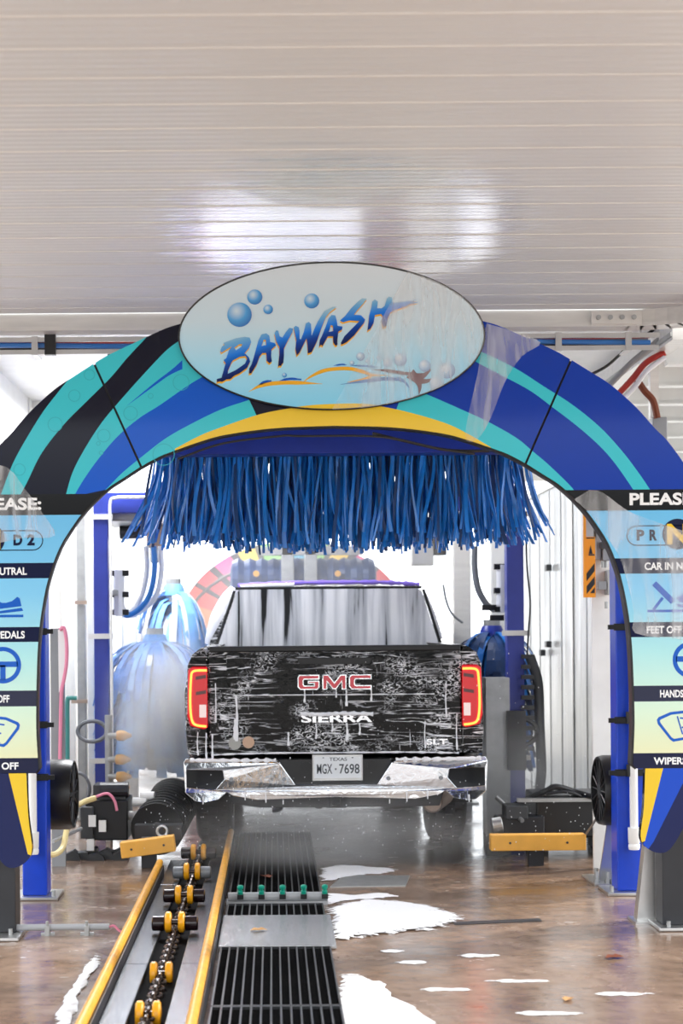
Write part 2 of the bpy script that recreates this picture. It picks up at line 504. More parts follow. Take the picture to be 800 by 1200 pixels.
def wall_sheet_mat(k, col, tl):
    """ribbed multi-wall plastic sheet that lets daylight through"""
    m = bpy.data.materials.new(k); m.use_nodes = True
    nt = m.node_tree; N = nt.nodes; L = nt.links; b = N['Principled BSDF']; out = N['Material Output']
    b.inputs['Base Color'].default_value = srgb(col); b.inputs['Roughness'].default_value = 0.25
    t = N.new('ShaderNodeBsdfTranslucent'); t.inputs['Color'].default_value = srgb('#cdcdcb')
    mx = N.new('ShaderNodeMixShader')
    tc = N.new('ShaderNodeTexCoord'); sp = N.new('ShaderNodeSeparateXYZ'); L.new(tc.outputs['Object'], sp.inputs[0])
    q = N.new('ShaderNodeMapping'); q.inputs['Scale'].default_value = (1, 7, 0.5); L.new(tc.outputs['Object'], q.inputs['Vector'])
    n = N.new('ShaderNodeTexNoise'); n.inputs['Scale'].default_value = 1.3; L.new(q.outputs['Vector'], n.inputs['Vector'])
    r = N.new('ShaderNodeMapRange'); r.inputs['From Min'].default_value = 0.35; r.inputs['From Max'].default_value = 0.65
    r.inputs['To Min'].default_value = tl - 0.3; r.inputs['To Max'].default_value = min(tl + 0.2, 1); L.new(n.outputs['Fac'], r.inputs['Value'])
    L.new(r.outputs['Result'], mx.inputs[0]); L.new(b.outputs[0], mx.inputs[1]); L.new(t.outputs[0], mx.inputs[2])
    L.new(mx.outputs[0], out.inputs['Surface'])
    M[k] = m
wall_sheet_mat('poly_sheet', '#c6c8ca', 0.33)
wall_sheet_mat('roof_sheet', '#dadad8', 0.3)
M['outside'] = mat('outside_ground', '#dedad4', 0.8, var=0.15, vscale=0.6)

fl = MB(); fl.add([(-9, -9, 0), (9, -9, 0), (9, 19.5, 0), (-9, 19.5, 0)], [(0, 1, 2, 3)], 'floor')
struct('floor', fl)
og = MB(); og.add([(-60, -60, -.02), (60, -60, -.02), (60, 90, -.02), (-60, 90, -.02)], [(0, 1, 2, 3)], 'outside')
struct('ground', og)

ce = MB()
ce.bx(-3.0, 3.8, CY0, CY1, CZ, CZ + .05, 'ceil')
y = CY0 + .12
while y < CY1:
    ce.bx(-3.0, 3.8, y - .004, y + .004, CZ - .0035, CZ, 'white_paint'); y += .3
o = struct('ceiling', ce)

rc = MB()
rc.bx(-2.1, 2.65, 10.44, 19.5, CZ, CZ + .05, 'white_paint')
for yy in (14.2, 17.6): rc.bx(-2.1, 2.65, yy, yy + .08, CZ - .06, CZ, 'aluminium')
struct('ceiling', rc)

wl = MB()
wl.bx(-2.16, -2.1, 10.8, 19.5, 0, CZ, 'white_paint')
for yy in range(12, 19, 2): wl.bx(-2.1, -2.085, yy, yy + .03, 0, CZ, 'aluminium')
struct('wall_left', wl)
wr = MB()
wr.bx(2.65, 2.67, 11.3, 19.5, 0, 2.9, 'poly_sheet')
for k in range(14): wr.bx(2.644, 2.65, 11.3 + k * .6, 11.325 + k * .6, 0, 2.9, 'poly_sheet')
struct('wall_right', wr)
tr = MB()
tr.bx(2.63, 2.69, 11.2, 19.5, 2.9, 2.96, 'aluminium')
for k in range(3): tr.bx(2.64, 2.70, 11.3 + k * 3.0, 11.36 + k * 3.0, 0, 3.5, 'aluminium')
struct('trim_1', tr)
tb = MB(); tb.bx(2.60, 2.72, 10.5, 19.5, 3.44, 3.6, 'aluminium'); tb.bx(2.585, 2.60, 10.5, 19.5, 3.46, 3.49, 'galv')
struct('trim_2', tb)
# roof of the neighbouring bay over the open top of the right-hand wall
nb = MB(); nb.bx(2.75, 6.4, 10.6, 22, 3.62, 3.66, 'roof_sheet'); struct('ceiling', nb)

def purlin(y):
    m = MB(); m.bx(2.75, 6.3, y, y + .06, 3.40, 3.60, 'white_paint'); m.bx(2.75, 6.3, y - .05, y, 3.40, 3.415, 'white_paint')
    return m
for i, yy in enumerate((11.3, 12.3, 13.3, 14.4, 15.6, 16.9, 18.4, 20.2)):
    o = purlin(yy).build('purlin'); o['kind'] = 'structure'

# aluminium trough closing the front canopy, with the cable tray under it
def trough():
    m = MB()
    m.bx(-4.5, 2.28, 10.31, 10.43, 3.515, 3.6, 'aluminium')
    m.bx(-4.5, 2.28, 10.29, 10.45, 3.49, 3.515, 'aluminium')
    # end that swings round towards the camera
    pts = [Vector((2.28 + .62 * math.sin(a), 10.37 - .62 * (1 - math.cos(a)), 0)) for a in [R(8 * k) for k in range(12)]]
    for a, b in zip(pts, pts[1:]):
        c = (a + b) / 2; d = b - a; rot = Matrix.Rotation(math.atan2(d.y, d.x), 3, 'Z')
        m.box((c.x, c.y, 3.5575), (d.length + .012, .12, .085), 'aluminium', rot)
        m.box((c.x, c.y, 3.5025), (d.length + .015, .16, .025), 'aluminium', rot)
    m.bx(2.50+.34, 2.50+.46, 6.0, 9.75, 3.515, 3.6, 'aluminium')
    return m
struct('trim_3', trough())
th = thing('splice_plate', (2.19, 10.28, 3.50), 'aluminium splice plate with four bolts joining the ceiling trough', 'bracket')
MB().bx(2.03, 2.35, 10.275, 10.289, 3.50, 3.585, 'aluminium').build('plate', th, bevel=.004)
for k in range(4):
    MB().cyl((2.075 + k * .075, 10.28, 3.543), (2.075 + k * .075, 10.262, 3.543), .016, 'galv', 8).build('bolt', th)
th = thing('cable_tray', (-.6, 10.5, 3.36), 'long metal cable tray hung under the aluminium ceiling trough', 'cable tray')
MB().bx(-4.2, 2.5, 10.44, 10.455, 3.445, 3.475, 'stainless').build('rail', th)
MB().bx(-4.2, 2.5, 10.44, 10.455, 3.365, 3.395, 'stainless').build('rail', th)
for xx in (-3.0, -1.52, -.42, .6, 1.32, 1.85, 2.3):
    MB().bx(xx - .02, xx + .02, 10.44, 10.62, 3.36, 3.37, 'stainless').bx(xx - .02, xx + .02, 10.43, 10.44, 3.36, 3.48, 'stainless').build('rung', th)
for xx in (-1.42, .4, 1.42):
    MB().bx(xx - .035, xx + .035, 10.42, 10.46, 3.36, 3.49, 'black_plastic').build('cable_clamp', th)
cabs = [('blue', 'hose_blue', 3.43, .016), ('red', 'hose_red', 3.455, .010), ('black', 'hose_black', 3.405, .014), ('grey', 'hose_grey', 3.44, .012), ('second black', 'hose_black', 3.465, .010)]
for k, (nm, mm, z, r) in enumerate(cabs):
    pts = [(-4.2 + j * .665, 10.475 + .025 * k + random.uniform(-.006, .006), z + random.uniform(-.014, .014)) for j in range(11)]
    lab = {'blue': 'blue cable in the ceiling cable tray', 'red': 'thin red cable in the ceiling cable tray', 'black': 'black cable low in the ceiling cable tray',
           'grey': 'grey cable in the ceiling cable tray', 'second black': 'thin black cable topmost in the ceiling cable tray'}[nm]
    tag(MB().tube(pts, r, mm, 6, 4).build('cable', smooth=True), lab, 'cable', 'cables in the ceiling tray')
tag(MB().cyl((-1.04, 10.43, 3.36), (-1.04, 10.43, 3.1), .012, 'hose_black', 8).build('drop_wire'), 'short black wire dropping from the cable tray behind the arch', 'wire')

# ================================================================== THE ENTRANCE ARCH
AD = 8.33                                         # its distance
AS = F / AD                                       # px per metre there
def AP(px, py, d=0.0):
    px += 1.5
    return ((px - VX) / AS, AD + d, H + (VY - py) / AS)
AXC = (390.5 - VX) / AS
arch = thing('entrance_arch', (AXC, AD + .06, 0), 'tall blue arched sign over the wash entrance with an oval name panel', 'sign arch')
ramp_mat('art_panel', 'Z', [(0, '#e6e3b4'), (.2, '#d3ead0'), (.45, '#aee4e6'), (.7, '#86cdf2'), (1, '#6fc0ec')], H + (VY - 900) / AS, H + (VY - 605) / AS)
ramp_mat('art_oval', 'Z', [(0, '#7fd0f0'), (.3, '#a2dcf4'), (.6, '#c9e0ec'), (1, '#d6e0e8')], H + (VY - 480) / AS, H + (VY - 310) / AS)
ramp_mat('art_letter', 'Y', [(0, '#07184f'), (.3, '#0a3f9c'), (.55, '#1a78e0'), (.85, '#6aaad8'), (1, '#9cc4da')], 0, 1, uv=True)
def bubble_mat(k, c0, c1, c2):
    m = bpy.data.materials.new(k); m.use_nodes = True
    nt = m.node_tree; N = nt.nodes; L = nt.links; b = N['Principled BSDF']; b.inputs['Roughness'].default_value = .1
    tc = N.new('ShaderNodeTexCoord'); vd = N.new('ShaderNodeVectorMath'); vd.operation = 'DISTANCE'; vd.inputs[1].default_value = (.38, .66, 0)
    L.new(tc.outputs['UV'], vd.inputs[0])
    cr = N.new('ShaderNodeValToRGB'); e = cr.color_ramp.elements; e[0].position = 0.0; e[0].color = srgb(c0); e[1].position = .8; e[1].color = srgb(c2)
    x = e.new(.4); x.color = srgb(c1)
    L.new(vd.outputs['Value'], cr.inputs['Fac']); L.new(cr.outputs['Color'], b.inputs['Base Color'])
    M[k] = m
bubble_mat('art_bubble', '#cfe0ea', '#4fa0dc', '#0f4fa8')
bubble_mat('art_bubble_pale', '#e2ecf2', '#9dbfdd', '#4a6fa8')

def pmap(px, py, d=0.0): return AP(px, py, d)

def print_panel(name, outline, layers, base, parent, depth=.03, d=0.0, split=None, edge='art_black'):
    """a printed sheet: cut artwork on the front, black folded edge and back"""
    V, T = artwork(outline, layers, base)
    m = MB()
    for k in {t[1] for t in T}:
        m.add([pmap(x, y, d) for x, y in V], [f for f, mm in T if mm == k], k)
    n = len(outline)
    vs = [pmap(x, y, d) for x, y in outline] + [pmap(x, y, d + depth) for x, y in outline]
    m.add(vs, [(i, (i+1) % n, n + (i+1) % n, n + i) for i in range(n)], edge)
    tri = tessellate_polygon([[Vector((x, y, 0)) for x, y in outline]])
    m.add([pmap(x, y, d + depth) for x, y in outline], [tuple(t) for t in tri], edge)
    return m.build(name, parent)

IL = [(164, 546), (144, 559), (127, 570), (110, 585), (97, 599), (88, 610), (69, 640), (55, 678), (47, 717), (43, 752), (41, 794), (40, 850), (42, 893), (42, 900), (38, 904)]
OL = [(110, 425), (88, 439), (65, 454), (36, 480), (13, 506), (0, 519), (-19, 545), (-40, 580), (-58, 625), (-68, 680), (-74, 760), (-75, 850), (-75, 904)]
mir = lambda P: [(781 - x, y) for x, y in P]
IC = [(164, 546), (187, 534), (211, 525), (236, 516.5), (260, 510), (300, 504), (337, 501), (390, 499.5)]
OC = [(110, 425), (131, 413), (166, 397), (195, 384), (218, 377), (260, 364), (320, 352), (390, 346)]
ILs, OLs, ICs, OCs = curve2(IL, 4), curve2(OL, 4), curve2(IC, 4), curve2(OC, 4)

# black frame behind all the panels
fr_out = OLs[::-1] + OCs[1:] + mir(OCs)[::-1][1:] + mir(OLs)[1:]
fr_in = ILs[::-1] + ICs[1:] + mir(ICs)[::-1][1:] + mir(ILs)[1:]
half = len(fr_out)
fm = MB()
ring = [(x, y) for x, y in fr_out] + [(x, y) for x, y in fr_in[::-1]]
fm.prism([(x, y) for x, y in ring], .034, .13, 'black_steel', to=lambda u, w, d: AP(u, w, d))
fm.build('frame', arch)
el = MB()                                            # bright edging along the inner curve
el.tube([AP(x, y, .02) for x, y in fr_in], .008, 'black_plastic', 6, 1)
el.build('edging', arch, smooth=True)

c2 = lambda pts: curve2([(x * .325, 340 + y * .325) for x, y in pts], 5)
def band(a, b): return a + b[::-1]
t1l = c2([(0, 735), (40, 632), (80, 555), (150, 442), (205, 370), (265, 300), (345, 225), (400, 190)])
t1r = c2([(40, 790), (95, 690), (150, 582), (230, 480), (310, 400), (400, 312), (460, 242), (530, 168), (600, 90)])
b2r = c2([(235, 738), (262, 650), (310, 560), (370, 470), (440, 388), (520, 300), (600, 217), (655, 175), (720, 120)])
c_l = c2([(265, 738), (300, 680), (350, 610), (420, 528), (500, 460), (580, 410), (690, 335), (780, 285)])
d_l = c2([(380, 715), (440, 655), (510, 598), (600, 530), (700, 475), (800, 428), (900, 395)])
sl = c2([(455, 416), (560, 330), (620, 285), (660, 250)]) + c2([(660, 282), (610, 306), (540, 355), (455, 416)])
rings = [(270, 375, 22), (200, 478, 27), (375, 520, 24), (325, 300, 20), (472, 440, 26), (355, 548, 8), (365, 582, 8), (590, 590, 40), (70, 640, 22), (545, 378, 10), (655, 330, 30)]
def ring_layers():
    out = []
    for x, y, r in rings:
        P = [((x + r * math.cos(t)) * .325, 340 + (y + r * math.sin(t)) * .325) for t in [2 * math.pi * k / 20 for k in range(20)]]
        q = [((x + (r - 2.5) * math.cos(t)) * .325, 340 + (y + (r - 2.5) * math.sin(t)) * .325) for t in [2 * math.pi * k / 20 for k in range(20)]]
        out.append((x, y, P, q))
    return out
big = [(-100, 300), (400, 300), (400, 640), (-100, 640)]
left_layers = [(band(t1l, t1r), 'art_teal'),
               (band(b2r, c_l), 'art_teal'),
               (sl, 'art_blue'),
               (band(c_l, d_l), 'art_blue'),
               (d_l + [(400, 700), (127, 700)], 'art_teal')]
c3 = lambda pts: curve2([(540 + x * .325, 330 + y * .325) for x, y in pts], 5)
r_up = c3([(-60, 215), (20, 238), (90, 265), (200, 320), (300, 385), (400, 450), (500, 532), (580, 620), (640, 700), (690, 775)])
r_lo = c3([(-60, 245), (20, 275), (80, 308), (150, 345), (250, 400), (330, 460), (420, 530), (500, 602), (560, 672), (630, 775)])
r_te = c3([(-200, 380), (-100, 420), (0, 465), (100, 512), (200, 570), (260, 620), (320, 672), (400, 752), (420, 790)])
r_sh = c3([(90, 500), (170, 400), (300, 240), (330, 200)])
right_layers = [(band(r_up, r_lo), 'art_teal'), (r_te + [(520, 700), (450, 520)], 'art_teal')]
yel = curve2([(205, 525), (232, 511), (253, 502.5), (306, 485), (353, 477), (390, 474.5), (432, 475), (474, 483), (521, 497), (548, 510), (575, 526)], 5) + [(575, 560), (205, 560)]

bars = [(657.5, 675.5), (732.5, 750), (807, 825.5), (886, 912)]
def side_layers(mx):
    L = [([(-120, 577), (150, 577), (150, 601.5), (-120, 601.5)], 'art_black'), ([(-120, 601.5), (150, 601.5), (150, 960), (-120, 960)], 'art_panel')]
    L += [([(-120, a), (150, a), (150, b), (-120, b)], 'art_bar') for a, b in bars]
    return [(mir(p) if mx else p, k) for p, k in L]

sx = 1.3
ll_out = [(x - sx if i == 0 else x, y) for i, (x, y) in enumerate(OLs)]
panelL = print_panel('side_panel', OLs + ILs[::-1], left_layers + side_layers(False), 'art_navy', arch)
panelR = print_panel('side_panel', mir(OLs + ILs[::-1]), right_layers + side_layers(True), 'art_royal', arch)
gap = lambda P, s: [(P[0][0] + 2.4 * s, P[0][1] - 1)] + P[1:]
cen = gap(OCs, 1) + gap(mir(OCs), -1)[::-1][1:] + gap(mir(ICs), -1) + gap(ICs, 1)[::-1][1:]
half_l = [(p, k) for p, k in left_layers]
mid = [(391, 300), (391, 560)]
# the middle section: navy bands left of the oval, royal blue right of it, yellow arc along its lower edge
cen_layers = [([(391, 300), (760, 300), (760, 600), (391, 600)], 'art_royal')] + [(p, k) for p, k in left_layers] + right_layers + [(yel, 'art_yellow')]
def clip_x(p, x0, keep_left):
    out = []
    n = len(p)
    ins = (lambda q: q[0] <= x0) if keep_left else (lambda q: q[0] >= x0)
    for i in range(n):
        a, b = p[i], p[(i+1) % n]
        if ins(a): out.append(a)
        if ins(a) != ins(b):
            t = (x0 - a[0]) / (b[0] - a[0]); out.append((x0, a[1] + t * (b[1] - a[1])))
    return out
cl = [(clip_x(p, 390.9, True), k) for p, k in left_layers]
cr_ = [(clip_x(p, 391.1, False), k) for p, k in right_layers]
cen_layers = [([(391, 300), (760, 300), (760, 600), (391, 600)], 'art_royal')] + [(p, k) for p, k in cl if len(p) > 2] + [(p, k) for p, k in cr_ if len(p) > 2] + [(yel, 'art_yellow')]
panelC = print_panel('centre_panel', cen, cen_layers, 'art_navy', arch)

# rings printed on the teal bands
for x, y, P, q in ring_layers():
    mm = MB(); n = len(P)
    mm.add([AP(a, b, -.0006) for a, b in P + q], [(i, (i+1) % n, n + (i+1) % n, n + i) for i in range(n)], 'art_teal_ring')
    mm.build('printed_ring', panelC if x > 380 else panelL)

# oval name panel, its foot cut by the yellow arc
ell = [(389.5 + 178.5 * math.cos(t), 395 + 86 * math.sin(t)) for t in [2 * math.pi * k / 96 for k in range(96)]]
oval = print_panel('oval_panel', ell, [(yel, 'art_yellow')], 'art_oval', arch, depth=.018, d=-.02)
rim = MB(); rim.tube([AP(x, y, -.019) for x, y in ell + [ell[0]]], .005, 'black_plastic', 6, 1); rim.build('rim', oval, smooth=True)

def disc(name, px, py, r, parent, k='art_bubble', d=-.0225):
    n = 28
    m = MB(); m.add([AP(px, py, d)] + [AP(px + r * math.cos(2*math.pi*i/n), py - r * math.sin(2*math.pi*i/n), d) for i in range(n)], [(0, i+1, (i+1) % n + 1) for i in range(n)], k)
    o = m.build(name, parent)
    me = o.data; uv = me.uv_layers.new(name='print'); off = Vector(parent.parent.location)
    for lp in me.loops:
        c = me.vertices[lp.vertex_index].co + off
        uv.data[lp.index].uv = (.5 + (c.x - AP(px, py)[0]) * AS / (2 * r), .5 + (c.z - AP(px, py)[2]) * AS / (2 * r))
    return o
for x, y, r in [(282, 369.5, 14.3), (300, 349, 8.8), (315.5, 363.5, 5.6), (366.5, 354, 8.8), (334, 440.5, 2.8)]: disc('bubble', x, y, r, oval)
for x, y, r in [(423, 419.5, 5), (413, 427, 2.8), (431, 425, 2.4), (444, 421, 2.6), (454.5, 427, 5), (469.5, 423.5, 7.5)]: disc('bubble', x, y, r, oval, 'art_bubble_pale')

# the name in brush lettering
q1 = lambda P: [(245 + .1625 * x, 330 + .1625 * y) for x, y in P]
q2 = lambda P: [(365 + .175 * x, 330 + .175 * y) for x, y in P]
glyphs = [
 (q1([(88,500),(100,470),(118,462),(110,445),(200,412),(262,402),(300,408),(310,440),(296,480),(262,520),(292,548),(302,580),(280,625),(225,665),(190,680),(160,705),(130,708),(100,725),(80,722),(62,728),(60,705),(95,695),(112,640),(125,590),(110,568),(130,555),(150,500),(170,470),(120,500),(95,515)]),
  [q1([(165,590),(180,570),(230,545),(268,540),(280,560),(265,595),(200,640),(140,668),(142,645)]), q1([(200,500),(190,480),(225,455),(245,455),(238,475)])], (402, 728, -30)),
 (q1([(292,668),(295,630),(312,600),(325,560),(345,490),(362,430),(385,385),(420,378),(440,395),(447,440),(478,448),(490,465),(455,495),(452,540),(458,580),(440,595),(420,575),(418,520),(390,520),(370,545),(350,600),(325,640),(310,665)]),
  [q1([(385,470),(400,425),(415,425),(417,462)])], (378, 668, 0)),
 (q1([(478,380),(490,358),(505,360),(515,400),(535,410),(560,370),(585,340),(612,345),(608,370),(570,440),(545,490),(545,540),(540,590),(530,600),(525,615),(512,612),(502,620),(505,590),(512,530),(512,480),(490,440)]), [], (340, 618, 0)),
 ([(345,385),(347.5,383),(351,384.5),(352,389),(352,398),(353.5,399),(357,390),(359.5,380),(363,378.5),(365.5,381),(366,395),(370,385),(373.5,378),(381,366),(391,361),(396,361),(388,367),(383,373),(378,385),(372,402),(366,414),(361.5,415.5),(361,405),(360,398),(356,406),(352,414),(348.5,418),(347,410),(348,400)], [], (300, 540, 0)),
 (q2([(55,445),(60,400),(75,370),(100,310),(120,255),(140,232),(165,235),(175,270),(180,305),(212,310),(210,330),(185,345),(178,400),(178,432),(165,438),(150,415),(148,375),(115,375),(100,400),(78,440),(68,430)]),
  [q2([(122,345),(135,300),(148,305),(150,340)])], None),
 (q2([(195,270),(230,240),(270,190),(310,150),(345,122),(378,125),(350,160),(310,205),(290,232),(335,235),(365,265),(355,290),(330,320),(290,370),(240,415),(205,432),(200,420),(225,375),(280,320),(325,275),(260,270),(215,282)]), [], None),
 (q2([(378,340),(385,290),(390,240),(405,190),(412,145),(430,130),(450,145),(445,190),(475,190),(495,175),(510,125),(525,112),(545,118),(550,155),(600,150),(655,142),(720,132),(655,150),(725,150),(655,165),(650,175),(600,190),(560,205),(535,215),(515,260),(505,310),(485,318),(475,290),(480,240),(470,228),(430,235),(420,290),(400,325)]), [], None)]
let = MB(); shd = MB()
for P, Hs, _ in glyphs:
    flat = P + [p for h in Hs for p in h]
    tri = tessellate_polygon([[Vector((x, y, 0)) for x, y in l] for l in [P] + Hs])
    let.add([AP(x, y, -.0226) for x, y in flat], [tuple(t) for t in tri], 'art_letter')
    shd.add([AP(x - .4, y + 2.0, -.0219) for x, y in flat], [tuple(t) for t in tri], 'art_gold')
shd.build('lettering_shadow', oval)
lo = let.build('lettering', oval)
uv = lo.data.uv_layers.new(name='print'); off = Vector(arch.location)
for lp in lo.data.loops:
    c = lo.data.vertices[lp.vertex_index].co + off
    px = VX + c.x * AS; py = VY - (c.z - H) * AS
    base = 450 - (px - 252) * .345; top = 399 - (px - 262) * .265     # rising base and head lines
    if px > 400: base = 405 - (px - 400) * .31; top = 352 - (px - 430) * .06
    uv.data[lp.index].uv = (0, min(max((base - py) / max(base - top, 5), 0), 1))

# swoosh shaped like a low car under the name
q4 = lambda P: [(240 + x * .325, 400 + y * .325) for x, y in P]
em = MB()
def emb(pts, w, k, d=-.0222):
    P = stroke(q4(pts), w)
    tri = tessellate_polygon([[Vector((x, y, 0)) for x, y in P]])
    em.add([AP(x, y, d) for x, y in P], [tuple(t) for t in tri], k)
tp = lambda m_, e0=.1, e1=.1: (lambda t: m_ * max(min(1, t / .25), e0) * max(min(1, (1 - t) / .3), e1))
emb([(160, 183), (210, 160), (280, 152), (350, 153), (425, 157)], tp(2.3), 'art_gold')
emb([(350, 155), (385, 130), (430, 110), (480, 103), (530, 104), (575, 116), (610, 127), (675, 128)], tp(2.1), 'art_gold', -.0223)
emb([(515, 152), (560, 146), (590, 136), (612, 126)], tp(1.6), 'art_gold', -.0224)
emb([(605, 108), (660, 112), (710, 120), (765, 126), (800, 120)], tp(1.9), 'art_brown', -.0225)
emb([(740, 122), (765, 145), (775, 170), (772, 198)], (lambda t: 6 * (1 - t) + .3), 'art_brown', -.0226)
emb([(765, 140), (790, 130), (815, 108)], (lambda t: 3.5 * (1 - t) + 1), 'art_brown', -.0227)
emb([(770, 150), (800, 150), (830, 140)], (lambda t: 3 * (1 - t) + .8), 'art_brown', -.0228)
emb([(490, 160), (580, 148), (660, 141), (715, 148), (745, 185)], tp(2.0), 'art_steelblue', -.0229)
emb([(270, 145), (310, 138), (350, 141)], tp(1.4, .1, .6), 'art_icon')
emb([(195, 160), (220, 148), (242, 145)], tp(1.5, .1, .7), 'art_icon')
emb([(465, 92), (495, 88), (515, 90)], tp(.9), 'art_icon')
emb([(525, 92), (580, 94), (630, 99)], tp(1.0), 'art_steelblue')
em.build('car_swoosh', oval)
for x, y, r in [(524, 436.5, 9.5), (498, 431, 7), (510.5, 451, 7)]: disc('bubble', x, y, r, oval, 'art_bubble_pale', -.0231)

# lower panels: words and pictograms
def at(d=-.0008): return lambda u, w, dd: AP(u, -w, d)
def words(s, px0, px1, py0, py1, parent, k='art_white', bold=.02):
    m = MB(); text_to(m, s, k, px0, px1, -py1, -py0, at(), bold=bold); m.build('lettering', parent)
def icon(polys, parent, k='art_icon', name='pictogram', d=-.0008):
    m = MB()
    for P in polys:
        hs = []
        if isinstance(P, tuple): P, hs = P
        tri = tessellate_polygon([[Vector((x, y, 0)) for x, y in l] for l in [P] + hs])
        m.add([AP(x, y, d) for l in [P] + hs for x, y in l], [tuple(t) for t in tri], k)
    return m.build(name, parent)
def circ(x, y, r, n=32): return [(x + r * math.cos(2*math.pi*i/n), y + r * math.sin(2*math.pi*i/n)) for i in range(n)]
def pill(x0, x1, y0, y1, n=10):
    r = (y1 - y0) / 2; c = (y0 + y1) / 2
    return [(x1 - r + r * math.sin(math.pi*i/n), c - r * math.cos(math.pi*i/n)) for i in range(n+1)] + [(x0 + r - r * math.sin(math.pi*i/n), c + r * math.cos(math.pi*i/n)) for i in range(n+1)]
for cx, par, a_, b_ in ((795, panelR, 737, 815), (-11, panelL, -30, 48)):
    words('PLEASE:', a_, b_, 581, 595.5, par, bold=.035)
    words('CAR IN NEUTRAL', cx - 41, cx + 41.5, 662.5, 671.5, par, bold=.03)
    words('FEET OFF PEDALS', cx - 39, cx + 38.5, 737, 746, par, bold=.03)
    words('HANDS OFF', cx - 24, cx + 20, 812, 821, par, bold=.03)
    words('WIPERS OFF', cx - 32, cx + 30, 891, 899.5, par, bold=.03)
    icon([(pill(cx - 62, cx + 61, 619, 643), [pill(cx - 60.8, cx + 59.8, 620.2, 641.8)])], par, 'art_bar')
    for ch, p0, p1 in (('P', -50, -41), ('R', -35, -26), ('D', 26, 36.5), ('2', 42, 51)):
        words(ch, cx + p0, cx + p1, 624, 637, par, 'art_bar', .05)
    icon([circ(cx - 2, 629.5, 18)], par, 'art_bar', 'gear_disc')
    m = MB(); text_to(m, 'N', 'art_yellow', cx - 14.5, cx + 10.5, -641.5, -617.5, at(-.0014), bold=.05); m.build('lettering', par)
    # pedal and shoe
    icon([stroke([(cx - 30, 687), (cx - 8, 709)], 3.4, sub=2), stroke([(cx - 20, 704), (cx - 31, 718)], 1.7, sub=2), [(cx - 38, 718), (cx + 37, 718), (cx + 37, 721), (cx - 38, 721)]], par)
    icon([[(cx - 4, 704), (cx + 4, 700), (cx + 12, 704), (cx + 17, 704), (cx + 24, 702), (cx + 30, 697), (cx + 33, 699), (cx + 35, 708), (cx + 10, 711), (cx - 1, 709)],
          [(cx - 4, 711), (cx + 10, 713.5), (cx + 35, 710), (cx + 37, 713.5), (cx + 10, 716.5), (cx - 2, 715)]], par)
    # steering wheel
    icon([(circ(cx + 12.5, 777, 21.5), [circ(cx + 12.5, 777, 16.5)]), stroke([(cx - 5, 776), (cx + 30, 776)], 3.2, sub=2), stroke([(cx + 12.5, 777), (cx + 12.5, 794)], 3.2, sub=2)], par)
    # windscreen with wiper
    o_ = [(cx - 28, 847), (cx - 26, 844), (cx - 12, 838), (cx + 2, 836.5), (cx + 16, 838), (cx + 30, 844), (cx + 32, 847), (cx + 31, 852), (cx + 17, 870), (cx + 13, 873), (cx + 2, 871), (cx - 9, 873), (cx - 13, 870), (cx - 27, 852)]
    i_ = [(cx - 24.5, 848), (cx - 23, 846.5), (cx - 11, 841.2), (cx + 2, 839.8), (cx + 15, 841.2), (cx + 27, 846.5), (cx + 28.5, 848), (cx + 27.5, 851), (cx + 15, 867.5), (cx + 12, 869.5), (cx + 2, 867.8), (cx - 8, 869.5), (cx - 11, 867.5), (cx - 23.5, 851)]
    icon([(o_, [i_]), stroke([(cx - 4, 843), (cx + 2, 864)], .8, sub=2), stroke([(cx - 1, 845), (cx + 14, 847)], .9, sub=2), stroke([(cx + 1, 856), (cx + 10, 857)], .9, sub=2), [(cx + 2, 864), (cx + 6, 864), (cx + 9, 868), (cx + 7, 869)]], par)

# thin see-through white layer over parts of the sign, opacity varied in streaks
def pale_layer_mat():
    m = bpy.data.materials.new('pale_layer'); m.use_nodes = True
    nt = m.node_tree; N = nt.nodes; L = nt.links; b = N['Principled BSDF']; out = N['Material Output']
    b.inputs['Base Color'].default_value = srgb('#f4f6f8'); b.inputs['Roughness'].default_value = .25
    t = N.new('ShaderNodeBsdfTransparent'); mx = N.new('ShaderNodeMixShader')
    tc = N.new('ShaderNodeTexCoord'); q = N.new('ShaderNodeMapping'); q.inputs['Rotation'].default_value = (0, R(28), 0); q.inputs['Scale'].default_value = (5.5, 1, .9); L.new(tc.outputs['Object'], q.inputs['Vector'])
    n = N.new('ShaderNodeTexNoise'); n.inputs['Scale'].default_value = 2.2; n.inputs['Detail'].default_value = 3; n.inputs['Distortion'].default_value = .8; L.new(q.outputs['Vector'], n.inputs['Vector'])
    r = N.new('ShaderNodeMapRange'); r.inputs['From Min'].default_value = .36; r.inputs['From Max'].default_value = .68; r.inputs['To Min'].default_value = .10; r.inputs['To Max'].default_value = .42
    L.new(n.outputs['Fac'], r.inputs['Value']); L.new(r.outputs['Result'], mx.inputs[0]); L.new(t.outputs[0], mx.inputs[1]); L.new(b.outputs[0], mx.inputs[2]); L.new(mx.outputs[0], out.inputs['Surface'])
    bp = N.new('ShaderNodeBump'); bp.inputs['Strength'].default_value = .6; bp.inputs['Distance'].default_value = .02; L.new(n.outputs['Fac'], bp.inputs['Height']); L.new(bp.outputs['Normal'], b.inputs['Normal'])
    M['pale_layer'] = m
pale_layer_mat()
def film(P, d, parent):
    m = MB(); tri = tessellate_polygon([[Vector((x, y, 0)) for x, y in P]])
    m.add([AP(x, y, d) for x, y in P], [tuple(t) for t in tri], 'pale_layer')
    o = m.build('pale_layer', parent); o['label'] = 'thin streaky see-through white layer'; return o
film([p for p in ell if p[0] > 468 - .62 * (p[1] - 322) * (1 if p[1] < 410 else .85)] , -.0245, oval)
film(curve2([(571, 381), (600, 390), (634, 404), (612, 420), (592, 450), (576, 490), (560, 516), (545, 512), (560, 440)], 4), -.003, panelC)
